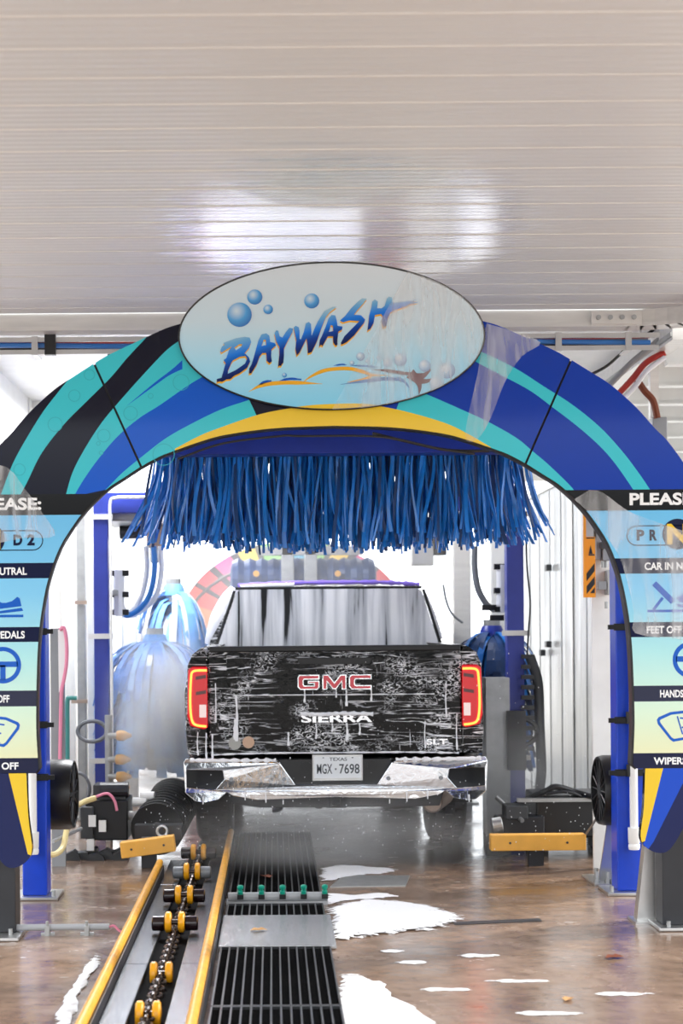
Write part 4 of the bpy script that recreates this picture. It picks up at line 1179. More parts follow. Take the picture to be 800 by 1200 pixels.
sp = thing('nozzle_pipe', (.02, 9.32, 0), 'grey spray pipe with five green nozzles across the grating', 'spray pipe')
MB().cyl((-.27, 9.33, .045), (.30, 9.33, .045), .026, 'pipe_grey', 14).bx(-.28, .30, 9.30, 9.40, 0, .022, 'pipe_grey').build('pipe', sp)
for k in range(5):
    x = -.20 + k * .121
    n = MB().lathe([(0, 0), (.016, 0), (.016, .022), (.011, .026), (.011, .036), (.018, .038), (.018, .052), (.008, .058), (0, .058)], (x, 9.31, .06), (0, -.25, 1), 'nozzle_green', 12)
    n.box((x, 9.305, .05), (.036, .05, .026), 'black_plastic'); n.build('green_nozzle', sp)
# floor fittings
tag(MB().prism([(.335, 9.92), (.80, 9.95), (.86, 10.35), (.44, 10.38)], .0, .006, 'galv', to=lambda u, w, d: (u, w, d)).build('cover_plate'), 'thin grey cover plate lying on the floor behind the suds', 'plate')
a, b_ = FPt(532, 1083), FPt(633, 1078)
tag(MB().prism([(a.x, a.y - .03), (b_.x, b_.y - .05), (b_.x, b_.y + .03), (a.x, a.y + .05)], .0, .004, 'black_steel', to=lambda u, w, d: (u, w, d)).build('floor_drain'), 'narrow black slot drain set in the brown floor', 'drain')
fp = thing('floor_pipe', (-1.2, 8.46, 0), 'grey pipe lying on the floor from the arch post towards the short yellow rail', 'pipe')
MB().cyl((-1.36, 8.44, .04), (-.865, 8.44, .04), .017, 'pipe_grey', 12).build('tube', fp)
MB().tube([(-.865, 8.44, .04), (-.84, 8.44, .045), (-.81, 8.43, .02), (-.78, 8.42, .012)], .007, 'hose_pink', 6).build('hose_end', fp)
for x in (-1.185, -.98):
    MB().bx(x - .012, x + .012, 8.41, 8.47, 0, .05, 'galv').bx(x - .035, x + .035, 8.43, 8.45, 0, .012, 'galv').cyl((x, 8.42, .05), (x, 8.42, .075), .008, 'galv', 8).build('pipe_clamp', fp)
def leaf(px, py, r, k, lab, rz):
    c = FPt(px, py); m = MB(); t = [(.0, 0), (.3, .32), (.55, .22), (.7, .34), (1, 0), (.7, -.3), (.5, -.2), (.25, -.33)]
    vs = []
    for u, w in t:
        x = (u - .5) * 2 * r; q = w * 2 * r
        vs.append((c.x + x * math.cos(rz) - q * math.sin(rz), c.y + x * math.sin(rz) + q * math.cos(rz), .004 + .35 * r * abs(w) * 2 + .2 * r * (u - .5) ** 2))
    n = len(vs)
    m.add(vs + [(x, y, z - .002) for x, y, z in vs] + [(c.x, c.y, .005)], [(i, (i+1) % n, 2 * n) for i in range(n)] + [(i, n + i, n + (i+1) % n, (i+1) % n) for i in range(n)], k)
    o = m.build('leaf'); tag(o, lab, 'leaf', 'fallen leaves on the wet floor'); return o
leaf(720, 1123, .05, 'leaf_brown', 'curled brown leaf on the wet floor near the black arch post', .3)
leaf(665, 1172, .035, 'leaf_tan', 'small tan leaf on the wet floor at the picture foot', 1.1)
def leaf_on(px, py, z, r, k, lab, rz):
    o = leaf(px, py, r, k, lab, rz); p = FPt(px, py, z); q = FPt(px, py); o.location += p - q
leaf_on(303, 1091, .026, .045, 'leaf_tan', 'soggy tan leaf stuck on the bumpy steel plate', .2)
leaf_on(312, 1028, .021, .05, 'leaf_brown', 'red-brown leaf on the grating beyond the nozzle pipe', 2.0)

def foam_floor_mat():
    m = M['foam'].copy(); m.name = 'foam_floor'; nt = m.node_tree; N = nt.nodes; L = nt.links
    b = N['Principled BSDF']; out = N['Material Output']; tc = N.new('ShaderNodeTexCoord'); sp = N.new('ShaderNodeSeparateXYZ'); L.new(tc.outputs['Generated'], sp.inputs[0])
    q = N.new('ShaderNodeMapping'); q.inputs['Scale'].default_value = (5, 11, 1); L.new(tc.outputs['Object'], q.inputs['Vector'])
    n = N.new('ShaderNodeTexNoise'); n.inputs['Scale'].default_value = 2.2; n.inputs['Detail'].default_value = 6; n.inputs['Roughness'].default_value = .65; L.new(q.outputs['Vector'], n.inputs['Vector'])
    r = N.new('ShaderNodeMapRange'); r.inputs['From Min'].default_value = .28; r.inputs['From Max'].default_value = .72; r.inputs['To Min'].default_value = -.75; r.inputs['To Max'].default_value = .55; L.new(n.outputs['Fac'], r.inputs['Value'])
    a = N.new('ShaderNodeMath'); a.operation = 'ADD'; L.new(sp.outputs['Z'], a.inputs[0]); L.new(r.outputs['Result'], a.inputs[1])
    s = N.new('ShaderNodeMapRange'); s.inputs['From Min'].default_value = .18; s.inputs['From Max'].default_value = .40; L.new(a.outputs[0], s.inputs['Value'])
    t = N.new('ShaderNodeBsdfTransparent'); mx = N.new('ShaderNodeMixShader'); L.new(s.outputs['Result'], mx.inputs[0]); L.new(t.outputs[0], mx.inputs[1]); L.new(b.outputs[0], mx.inputs[2]); L.new(mx.outputs[0], out.inputs['Surface'])
    M['foam_floor'] = m
foam_floor_mat()
def foam_patch(pts, lab, h=.012, seed=0):
    random.seed(seed)
    P = [FPt(x, y) for x, y in pts]
    C = smooth_path(P + [P[0]], 8)[:-1]
    n = len(C); out = []
    for i, p in enumerate(C):
        d = (C[(i+1) % n] - C[i-1]).normalized(); nn = Vector((d.y, -d.x, 0))
        j = noise.noise(Vector((p.x * 9, p.y * 5, seed))) * .035 + noise.noise(Vector((p.x * 31, p.y * 17, seed))) * .014
        out.append(p + nn * j)
    c = sum(out, Vector()) / n
    ins = [c + (p - c) * .72 for p in out]
    m = MB()
    tri = tessellate_polygon([[Vector((p.x, p.y, 0)) for p in ins]])
    vs = [(p.x, p.y, .001) for p in out] + [(p.x, p.y, h) for p in ins]
    m.add(vs, [(i, (i+1) % n, n + (i+1) % n, n + i) for i in range(n)] + [tuple(a + n for a in t) for t in tri], 'foam_floor')
    o = m.build('foam', smooth=True)
    tag(o, lab, 'foam', 'suds on the wash floor', 'stuff'); return o
foam_patch([(379, 1064), (395, 1060), (430, 1053), (470, 1056), (505, 1061), (535, 1070), (549, 1077), (530, 1085), (500, 1091), (470, 1094), (440, 1097), (412, 1102), (390, 1103), (384, 1085)], 'large white patch of suds beside the bumpy steel plate', .02, 1)
foam_patch([(394, 1142), (412, 1140), (432, 1148), (452, 1152), (462, 1168), (480, 1178), (500, 1192), (510, 1210), (398, 1210)], 'white suds beside the grating at the picture foot', .01, 2)
foam_patch([(372, 1018), (400, 1013), (440, 1016), (472, 1019), (450, 1024), (425, 1026), (400, 1030), (376, 1034)], 'thin white suds beyond the grey cover plate', .008, 3)
foam_patch([(380, 1047), (410, 1049), (450, 1046), (470, 1050), (440, 1053), (400, 1057), (382, 1060)], 'thin strip of suds between cover plate and large patch', .006, 4)
foam_patch([(60, 1200), (75, 1170), (95, 1140), (112, 1118), (116, 1122), (104, 1146), (92, 1170), (80, 1200), (72, 1212)], 'narrow line of suds along the outside of the short rail', .008, 5)
for k, (px, py, w) in enumerate([(560, 1120, 28), (600, 1150, 40), (480, 1128, 22), (640, 1188, 46), (520, 1160, 30), (730, 1165, 40), (460, 1115, 16)]):
    foam_patch([(px - w, py), (px - w * .4, py - 2.2), (px + w * .3, py - 1.4), (px + w, py - .5), (px + w * .5, py + 1.6), (px - w * .5, py + 2)],
               ['thin floating streak of suds past the slot drain', 'thin streak of suds in the middle of the brown floor', 'short streak of suds in front of the large patch', 'long streak of suds at the picture foot', 'thin streak of suds near the foot suds', 'streak of suds before the black arch post', 'tiny streak of suds under the large patch'][k], .004, 10 + k)
random.seed(11)

# ================================================================== BLUE GANTRY AND THE TOP BRUSH
GD = 9.58; GS = F / GD
gx = lambda px: (px - VX) / GS
gan = thing('brush_gantry', (gx(389), GD, 0), 'bright blue steel gantry of two posts and a top beam just behind the arch', 'gantry')
for a, b_, side_ in ((24, 53, -1), (721, 755, 1)):
    x0, x1 = gx(a), gx(b_)
    p = MB().bx(x0, x1, GD, GD + .17, .02, 2.62, 'blue_steel').build('post', gan, bevel=.008)
    MB().bx(x0 - .07, x1 + .07, GD - .07, GD + .24, 0, .02, 'stainless').build('base_plate', p, bevel=.005)
    for q in (x0 - .04, x1 + .04): MB().cyl((q, GD - .03, .02), (q, GD - .03, .055), .012, 'galv', 8).build('anchor_bolt', p)
    for z in (1.58, 1.03, .72):
        ix = x0 if side_ > 0 else x1
        c_ = MB().bx(x0 - .012, x1 + .012, GD - .014, GD, z - .02, z + .02, 'black_plastic').bx(ix - .05, ix + .05, GD - .03, GD - .014, z - .014, z + .014, 'black_plastic')
        c_.cyl((ix + side_ * .07, GD - .03, z - .02), (ix + side_ * .07, GD - .03, z + .05), .02, 'black_plastic', 10); c_.build('clamp', gan)
    tx_ = gx(739) if side_ > 0 else gx(38)
    t = thing('tube_light', (tx_, GD - .03, .27), 'clear tube lamp with white end cap strapped to the blue post ' + ('beside the black machine' if side_ > 0 else 'beside the floor pipe'), 'tube light', 'tube lights on the gantry posts')
    MB().cyl((tx_, GD - .04, .40), (tx_, GD - .04, 1.62), .024, 'white_plastic', 14).build('tube', t, smooth=True)
    MB().lathe([(0, .0), (.03, .0), (.034, .01), (.034, .03), (.03, .035), (.034, .04), (.036, .13), (0, .13)], (tx_, GD - .04, .27), (0, 0, 1), 'white_plastic', 14).build('end_cap', t, smooth=True)
MB().bx(gx(24), gx(755), GD, GD + .17, 2.62, 2.80, 'beam_blue').build('top_beam', gan, bevel=.006)

BD = 10.35; BS = F / BD
br = thing('top_brush', ((400 - VX) / BS, BD, 2.2), 'wide curtain of wet blue cloth strips hanging over the truck bed', 'brush')
bx0, bx1 = (186 - VX) / BS, (612 - VX) / BS
MB().bx(bx0 - .02, bx1 + .02, BD - .36, BD + .36, 2.71, 2.78, 'beam_blue').build('brush_frame', br)
for xx_ in (bx0 + .1, (bx0 + bx1) / 2, bx1 - .1):
    MB().bx(xx_ - .04, xx_ + .04, GD + .17, BD - .3, 2.71, 2.77, 'beam_blue').build('hanger_arm', br)
for k in range(7):
    yy = BD - .33 + .11 * k
    MB().bx(bx0, bx1, yy - .012, yy + .012, 2.675, 2.71, 'black_steel').build('strip_bar', br)
m = MB()
for k in range(44):
    x = bx0 + (bx1 - bx0) * (k + .5) / 44
    m.cyl((x, BD - .342, 2.69), (x, BD - .350, 2.69), .007, 'stainless', 6)
o = m.build('bar_screw', br); o['kind'] = 'stuff'
m = MB()
for row in range(7):
    yy = BD - .33 + .11 * row
    n = 112
    for k in range(n):
        u = (k + random.random() * .8) / n
        x = bx0 + (bx1 - bx0) * u
        edge = (u - .5) * 2
        L_ = random.uniform(.50, .62) - .05 * abs(edge) ** 3
        drift = random.gauss(0, .042) + .10 * edge ** 5 + (.05 * (.5 - abs(u - .5) < .04) * (1 if edge > 0 else -1))
        dy = random.gauss(0, .03) + (row - 3) * .012
        w = random.uniform(.006, .012); th_ = .003; az = random.uniform(-.7, .7); tw = random.uniform(-1.1, 1.1)
        ph = random.uniform(0, 6.28); am = random.uniform(.006, .026)
        prev = None; vs = []; fs = []
        N_ = 7
        for i in range(N_ + 1):
            t = i / N_
            p = Vector((x + drift * t ** 1.6 + am * math.sin(ph + 4 * t), yy + dy * t ** 1.4 + am * math.cos(ph + 3 * t), 2.69 - L_ * t))
            a = az + tw * t; d = Vector((math.cos(a), math.sin(a), 0)); e = Vector((-d.y, d.x, 0))
            ww = w * (.75 + .35 * t)
            vs += [p + d * ww + e * th_, p - d * ww + e * th_, p - d * ww - e * th_, p + d * ww - e * th_]
        for i in range(N_):
            for q in range(4): fs.append((i*4 + q, i*4 + (q+1) % 4, (i+1)*4 + (q+1) % 4, (i+1)*4 + q))
        fs.append(tuple(range(N_*4, N_*4 + 4)))
        m.add(vs, fs, 'brush_blue' if (k * 7 + row) % 6 else 'brush_navy')  # navy copies among same-dyed strips: shade put into the colour
o = m.build('cloth_strips', br); o['kind'] = 'stuff'
# sagging black wires under the arch's crown
tag(MB().tube([AP(206, 532, .2), AP(260, 514, .2), AP(330, 505, .22), (.15, 8.55, 2.60), AP(450, 507, .22), AP(520, 522, .22), AP(562, 529, .2)], .006, 'hose_black', 6).build('wire', smooth=True), 'thin black wire following the underside of the arch crown', 'wire')
tag(MB().tube([AP(440, 502, .24), AP(480, 512, .24), AP(530, 523, .24), AP(580, 525, .22)], .008, 'hose_black', 6).build('wire', smooth=True), 'slack black wire drooping beneath the arch near its seam', 'wire')

# ================================================================== MACHINES INSIDE THE TUNNEL
def at_(px, py, D): return W(px, py, D)
def pipe(name, pts, r, mm, lab, cat='pipe', n=8, sub=6, group=None, base=None):
    o = MB().tube(pts, r, mm, n, sub).build(name, smooth=True); tag(o, lab, cat, group); return o
RD = 12.5; RS = F / RD
rx = lambda px: (px - VX) / RS
fr_ = thing('tunnel_frame', (rx(358), RD, 0), 'dull blue steel frame spanning the tunnel behind the wide blue brush', 'frame')
for a, b_ in ((110, 127), (594, 614)):
    p = MB().bx(rx(a), rx(b_), RD, RD + .13, .0, 2.49, 'rear_blue').build('post', fr_, bevel=.006)
    for z in (2.46, 1.54, .58):
        MB().bx(rx(a) - .04, rx(b_) + .04, RD - .02, RD, z - .02, z + .02, 'aluminium').build('band', fr_)
MB().bx(rx(110), rx(614), RD, RD + .13, 2.49, 2.65, 'rear_blue').build('top_beam', fr_, bevel=.006)
pipe('conduit', [(rx(131), RD - .05, .15), (rx(131), RD - .05, 1.2), (rx(131), RD - .05, 2.3), (rx(131), RD - .05, 2.56), (rx(137), RD - .05, 2.60), (rx(150), RD - .05, 2.605), (rx(172), RD - .05, 2.605)], .012, 'white_plastic', 'thin white conduit running up and over along the dull blue frame', 'conduit')
# white and grey columns left of the frame
def column(px0, px1, D, z1, mm, lab, name='column'):
    s = F / D
    t = thing(name, ((px0+px1)/2/s - VX/s, D, 0), lab, 'column')
    MB().bx((px0 - VX)/s, (px1 - VX)/s, D, D + .12, .015, z1, mm).build('shaft', t, bevel=.006)
    MB().bx((px0 - VX)/s - .05, (px1 - VX)/s + .05, D - .05, D + .17, 0, .015, 'galv').build('foot_plate', t)
    return t
column(76, 87, 14.2, 3.4, 'white_paint', 'broad white column nearest the arch in the pale wall gap')
c_ = column(90, 100, 13.6, 3.4, 'galv', 'grey round-edged column between two white columns')
column(102, 110, 13.2, 3.4, 'white_paint', 'slim white column beside the dull blue post')
column(136, 143, 14.4, 2.6, 'white_paint', 'slim white column behind the dull blue post by the hoses')
column(144, 160, 14.6, 2.6, 'aluminium', 'wide pale grey column above the big pale brush')
column(532, 552, 14.6, 2.9, 'aluminium', 'pale grey column beside the truck cab')
column(576, 593, 14.6, 2.6, 'white_paint', 'white column close to the dull blue post at the clear wall side')
for px, py in ((100, 706), (96, 822)):
    p = at_(px, py, 13.55); tag(MB().bx(p.x - .09, p.x + .07, p.y, p.y + .04, p.z - .015, p.z + .015, 'exhaust').build('pipe_clip'), 'small brown clip ' + ('high' if py < 800 else 'low') + ' on the grey column', 'clip')
# gear motor above the pale brushes
g = at_(165, 615, 13.4)
t = thing('gear_motor', (g.x, 13.4, g.z - .15), 'grimy grey gear motor under the dull blue top beam', 'motor')
MB().bx(g.x - .24, g.x + .22, 12.63, 13.5, g.z - .02, g.z + .1, 'galv').build('mount', t, bevel=.01)
MB().cyl((g.x - .16, 13.25, g.z - .07), (g.x + .02, 13.25, g.z - .07), .055, 'black_steel', 14).build('motor', t)
MB().bx(g.x + .06, g.x + .2, 13.2, 13.4, g.z - .2, g.z - .02, 'exhaust').cyl((g.x + .13, 13.3, g.z - .32), (g.x + .13, 13.3, g.z - .2), .05, 'galv', 12).build('gearbox', t, bevel=.01)
# hoses dropping from it
for k, (dx, mm, lab) in enumerate(((0, 'hose_blue', 'pale blue hose looping down behind the dull blue post'), (-9, 'hose_white', 'white hose looping inside the pale blue one'), (8, 'hose_white', 'white hose looping outside the pale blue one'))):
    D = 12.9 + .05 * k
    pipe('hose', [at_(180 + dx, 640, D), at_(181 + dx, 668, D), at_(176 + dx, 695, D), at_(165 + dx * .7, 712, D), at_(150 + dx * .3, 721, D), at_(140, 716 - k * 4, D)], .022, mm, lab, 'hose', 8, 6, 'hoses by the pale brushes')
mf = thing('valve_manifold', (rx(140), 12.75, 1.6), 'white valve tube with black clamps behind the dull blue post', 'valve')
a = at_(139, 668, 12.75); b_ = at_(139, 722, 12.75)
MB().cyl(a, b_, .045, 'hose_white', 14).build('body', mf)
MB().bx(a.x - .16, a.x, 12.6, 12.78, a.z - .2, a.z - .16, 'galv').build('bracket', mf)
for py in (672, 697, 718):
    p = at_(140, py, 12.72); MB().bx(p.x - .06, p.x + .07, p.y, p.y + .05, p.z - .02, p.z + .025, 'black_plastic').build('clamp', mf)
# cloth brushes
def brush(name, c, r, zt, zb, n, mms, lab, hub='brush_pale', spread=1.0):
    t = thing(name, (c[0], c[1], zb), lab, 'brush')
    MB().cyl((c[0], c[1], zb + .02), (c[0], c[1], zt + .1), .07, 'galv', 14).lathe([(0, .06), (.08, .05), (.1, 0), (.1, -.05), (0, -.05)], (c[0], c[1], zt), (0, 0, 1), hub, 20).build('hub', t, smooth=True)
    m = MB()
    for k in range(n):
        a = random.uniform(0, 6.283); h0 = random.uniform(0, 1) ** 1.3
        z0 = zt - (zt - zb) * .75 * h0; L_ = random.uniform(.85, 1.05) * r
        vs = []; fs = []
        d = Vector((math.cos(a), math.sin(a), 0)); e = Vector((-d.y, d.x, 0)); w = random.uniform(.014, .024)
        dr = random.uniform(.45, 1.0) * spread; sw = random.uniform(-.15, .15)
        for i in range(6):
            q = i / 5
            p = Vector((c[0], c[1], z0)) + d * (.07 + L_ * math.sin(q * 1.35) ) + e * (sw * q * q * r) + Vector((0, 0, -dr * r * q * q))
            p.z = max(p.z, zb)
            ww = w * (1 + .4 * q)
            vs += [p + e * ww + Vector((0, 0, .003)), p - e * ww + Vector((0, 0, .003)), p - e * ww - Vector((0, 0, .003)), p + e * ww - Vector((0, 0, .003))]
        for i in range(5):
            for j in range(4): fs.append((i*4 + j, i*4 + (j+1) % 4, (i+1)*4 + (j+1) % 4, (i+1)*4 + j))
        m.add(vs, fs, mms[k % len(mms)])
    o = m.build('cloth_strips', t); o['kind'] = 'stuff'
    return t
p = at_(203, 690, 14.4); brush('wrap_brush', (p.x, 14.4), .27, 1.94, 1.05, 260, ['brush_pale', 'brush_pale', 'hose_white'], 'pale blue hanging side brush behind the hoses, the smaller upper one', spread=2.6)
p = at_(181, 750, 12.9); brush('side_brush', (p.x, 12.95), .42, 1.50, .45, 520, ['brush_pale', 'brush_pale', 'brush_blue'], 'large pale blue side brush spinning beside the truck in the spray', spread=1.5)
p = at_(576, 745, 13.6); brush('side_brush', (p.x, 13.6), .31, 1.55, .4, 380, ['brush_navy', 'brush_navy', 'brush_blue'], 'dark blue side brush half hidden behind the lit tail lamp side', hub='beam_blue', spread=1.6)
# hoses and valves on the clear-wall side
pipe('hose', [at_(556, 640, 13.2), at_(556, 665, 13.2), at_(560, 690, 13.2), at_(570, 708, 13.2), at_(580, 715, 13.2)], .026, 'hose_grey', 'thick grey hose curving down to the black clamps beside the white column', 'hose')
mv = thing('valve_manifold', (at_(589, 690, 12.9).x, 12.9, 1.7), 'white valve tube with black clamps beside the white column', 'valve')
MB().cyl(at_(588, 662, 12.9), at_(588, 718, 12.9), .045, 'hose_white', 14).build('body', mv)
MB().bx(at_(588, 0, 12.9).x, at_(604, 0, 12.6).x, 12.6, 12.9, 1.85, 1.89, 'galv').build('bracket', mv)
for px, py in ((588, 664), (588, 692), (588, 714), (574, 712), (583, 724)):
    q = at_(px, py, 12.86); MB().bx(q.x - .06, q.x + .05, q.y, q.y + .05, q.z - .022, q.z + .022, 'black_plastic').build('clamp', mv)
pipe('hose', [at_(519, 685, 14.2), at_(523, 705, 14.2), at_(530, 720, 14.2), at_(542, 730, 14.2)], .01, 'hose_grey', 'thin grey hose sagging beside the pale grey column', 'hose')
pipe('cable', [at_(616, 600, 12.45), at_(617, 660, 12.45), at_(621, 705, 12.45), at_(619, 740, 12.45), at_(617, 775, 12.45)], .007, 'hose_black', 'thin black cable hanging along the rear blue post', 'cable')
# stack of hose links on the rear frame, low down
t = thing('coiled_hose', (at_(622, 850, 12.4).x, 12.4, .5), 'black coiled hose bundle hanging beside the rear blue post', 'hose')
for k in range(10):
    q = at_(617, 770 + k * 12, 12.4); MB().bx(q.x - .04, q.x + .06, 12.4, 12.44, q.z - .012, q.z + .02, 'black_plastic').build('clip', t)
MB().tube([at_(621, 770, 12.43), at_(630, 800, 12.43), at_(632, 850, 12.43), at_(634, 900, 12.43), at_(632, 925, 12.43)], .04, 'dark_grey', 10).build('bundle', t, smooth=True)
lp = [at_(612 + 17 * math.cos(a), 858 + 15 * math.sin(a), 12.36 + .004 * a) for a in [R(15 * k) for k in range(26)]]
MB().tube(lp, .018, 'hose_black', 8, 1).build('loop', t, smooth=True)
MB().bx(at_(566, 0, 12.2).x, at_(594, 0, 12.2).x, 12.35, 12.6, .0, 1.2, 'galv').bx(at_(590, 0, 12.2).x, at_(612, 0, 12.2).x, 12.3, 12.36, .5, .95, 'black_plastic').build('valve_box', t)
# rainbow inner arch
YD = 18.0; YS = F / YD; yc = ((345 - VX) / YS, 1.55)
ra = thing('rainbow_arch', (yc[0], YD, 0), 'colourful curved foam arch deep in the tunnel behind the cab', 'arch')
cols = [('hose_or', '#ef7a3c'), ('hose_re', '#e23a2a'), ('hose_dk', '#2a1a1c'), ('hose_re2', '#d92c38'), ('hose_dk2', '#241a20'), ('hose_pk', '#e2508a'), ('hose_dk3', '#20202a'), ('hose_ye', '#efc63a'), ('hose_dk4', '#20242a'), ('hose_gr', '#8ecb6a'), ('hose_cy', '#4aa8c8')]
for k, c in cols: defm(k, c, .3)
angs = [-12, 20, 31, 34, 43, 47, 57, 61, 70, 73, 83, 90]
for sgn in (1, -1):
    m = MB()
    for i, (k, c) in enumerate(cols):
        a0, a1 = angs[i], angs[i+1]
        st = 5
        for j in range(st):
            b0, b1 = R(a0 + (a1-a0)*j/st), R(a0 + (a1-a0)*(j+1)/st)
            r0, r1 = .92, 1.30
            P = [(yc[0] + sgn * r * math.cos(b), yc[1] + (r - .28 if r > 1 else r - .26) * math.sin(b)) for r, b in ((r0, b0), (r1, b0), (r1, b1), (r0, b1))]
            m.prism(P, YD, YD + .2, k)
    m.bx(yc[0] + sgn * .92, yc[0] + sgn * 1.28, YD, YD + .2, 1.05, yc[1] - .2, 'hose_re').bx(yc[0] + sgn * .95, yc[0] + sgn * 1.25, YD + .02, YD + .18, 0, 1.05, 'dark_grey')
    m.build('striped_panel', ra)
MB().tube([(yc[0] + 1.22 * math.cos(R(a)), YD - .06, 1.55 + .80 * math.sin(R(a))) for a in range(0, 181, 10)], .02, 'black_plastic', 8, 1).build('spray_pipe', ra, smooth=True)
# dark blue drum brush and its drive posts over the cab
t = thing('roof_brush', (at_(355, 680, 15.5).x, 15.5, 1.9), 'dark blue horizontal drum brush above the cab roof', 'brush')
q0, q1 = at_(270, 678, 15.5), at_(440, 678, 15.5)
MB().lathe([(0, 0), (.1, 0)] + [((.17 + .025 * (k % 2)), .02 + k * (q1.x - q0.x - .04) / 24) for k in range(25)] + [(.1, q1.x - q0.x), (0, q1.x - q0.x)], q0, (1, 0, 0), 'brush_navy', 26).build('drum', t)
for px in (337, 364):
    a = at_(px, 690, 15.25); MB().bx(a.x - .06, a.x + .06, 15.2, 15.3, a.z, 2.75, 'galv').build('drive_post', t, bevel=.01)
MB().bx(at_(300, 0, 15.25).x, at_(420, 0, 15.25).x, 15.2, 15.32, 2.28, 2.36, 'galv').build('cross_bar', t)
for px in (300, 396):
    a = at_(px, 672, 15.2); MB().cyl((a.x, 15.28, a.z), (a.x, 15.24, a.z), .03, 'nozzle_amber', 10).build('nozzle', t)
t = thing('roof_machine', (at_(480, 640, 16).x, 16, 2.0), 'grey pivot arm and motor beside the rainbow arch', 'machine')
a = at_(478, 640, 16); MB().bx(a.x - .22, a.x + .3, 15.95, 16.1, a.z, a.z + .1, 'galv').bx(a.x + .02, a.x + .24, 15.85, 16.0, a.z - .2, a.z + .02, 'stainless').cyl((a.x + .3, 15.9, a.z - .1), (a.x + .3, 15.9, a.z + .12), .07, 'dark_grey', 12).build('housing', t, bevel=.012)
# lamps
defm('led_violet', '#6a5cff', .3, emit='#6a50ff', estr=14); defm('lamp_white', '#ffffff', .3, emit='#ffffff', estr=12)
t = thing('led_bar', (at_(245, 598, 14).x, 14, 2.58), 'row of small violet lamps glowing behind the wide blue brush', 'light')
MB().bx(at_(192, 0, 14).x, at_(292, 0, 14).x, 14, 14.05, 2.57, 2.65, 'galv').cyl((at_(205, 0, 14).x, 14.03, 2.6), (at_(205, 0, 14).x, 14.03, 3.6), .015, 'galv', 8).cyl((at_(285, 0, 14).x, 14.03, 2.6), (at_(285, 0, 14).x, 14.03, 3.6), .015, 'galv', 8).build('bar', t)
for px in (200, 219, 238, 254, 279, 290):
    a = at_(px, 598, 14); MB().lathe([(0, -.03), (.018, -.02), (.022, 0), (0, 0)], (a.x, 13.99, a.z), (0, 1, 0), 'led_violet', 10).build('bulb', t)
defm('tube_white', '#ffffff', .3, emit='#f4f8ff', estr=4.5)
for k, (px0, px1, pz) in enumerate(((238, 425, 2.70), (238, 425, 2.40), (238, 425, 2.27), (535, 585, 2.70), (535, 585, 2.40))):  # unseen glowing tubes added to make the bright patch on the ceiling
    xa, xb = at_(px0, 580, 12.42).x, at_(px1, 580, 12.42).x
    t = thing('added_light_tube', ((xa + xb) / 2, 12.42, pz - .03), ('long white light tube added behind the wide blue brush, topmost of three', 'long white light tube added behind the wide blue brush, middle of three', 'long white light tube added behind the wide blue brush, lowest of three', 'short white light tube added behind the clear-wall end of the brush, upper of two', 'short white light tube added behind the clear-wall end of the brush, lower of two')[k], 'light', 'added light tubes behind the wide brush')
    MB().cyl((xa, 12.42, pz), (xb, 12.42, pz), .028, 'tube_white', 12).build('tube', t, smooth=True)
    cl_ = MB()
    for xx in (xa, xb): cl_.bx(xx - .015, xx + .015, 12.40, 12.50, pz - .035, pz + .035, 'white_plastic').bx(xx - .01, xx + .01, 12.49, 12.505, min(pz, 2.5) - .03, 2.68, 'galv')
    cl_.build('end_clip', t)
t = thing('flood_lamp', (at_(226, 630, 16).x, 16, 2.4), 'bright white flood lamp glaring past the brush strips near the rainbow arch', 'light')
a = at_(227, 628, 16); rot = Matrix.Rotation(R(38), 3, 'Y')
MB().box((a.x, 16.02, a.z), (.34, .05, .12), 'white_plastic', rot).cyl((a.x, 16.03, a.z), (a.x, 16.03, 3.6), .015, 'galv', 8).build('housing', t)
MB().box((a.x, 15.985, a.z), (.30, .02, .09), 'lamp_white', rot).build('lamp_face', t)

# ------------------------------------------------------------------ left hand gear
defm('smoke_panel', '#8d9094', .15, var=.1)
t = thing('splash_panel', (at_(62, 0, 10.9).x, 10.9, 0), 'grey splash panel with a pink edged end behind the blue gantry post', 'panel')
MB().bx(at_(53, 0, 10.9).x, at_(69, 0, 10.9).x, 10.9, 10.94, .0, 1.60, 'smoke_panel').build('sheet', t)
po = [at_(70, 738, 10.88), at_(75, 736, 10.88), at_(78, 752, 10.88), at_(78, 776, 10.88), at_(75, 796, 10.88), at_(72, 812, 10.88), at_(71, 850, 10.88), at_(70, 905, 10.88)]
MB().tube(po, .012, 'hose_pink', 8).build('pink_edge', t, smooth=True)
MB().prism([(p.x, p.z) for p in [at_(68, 738, 10.89), at_(75, 738, 10.89), at_(77, 755, 10.89), at_(77, 776, 10.89), at_(73, 800, 10.89), at_(69, 812, 10.89)]], 10.885, 10.895, 'white_plastic').build('window', t)
pipe('conduit', [at_(79, 905, 11.4), at_(79, 860, 11.4), at_(79, 822, 11.4), at_(82, 818, 11.4), at_(90, 818, 11.4)], .016, 'hose_teal', 'grey-green conduit bending to the grey column behind the splash panel', 'conduit')
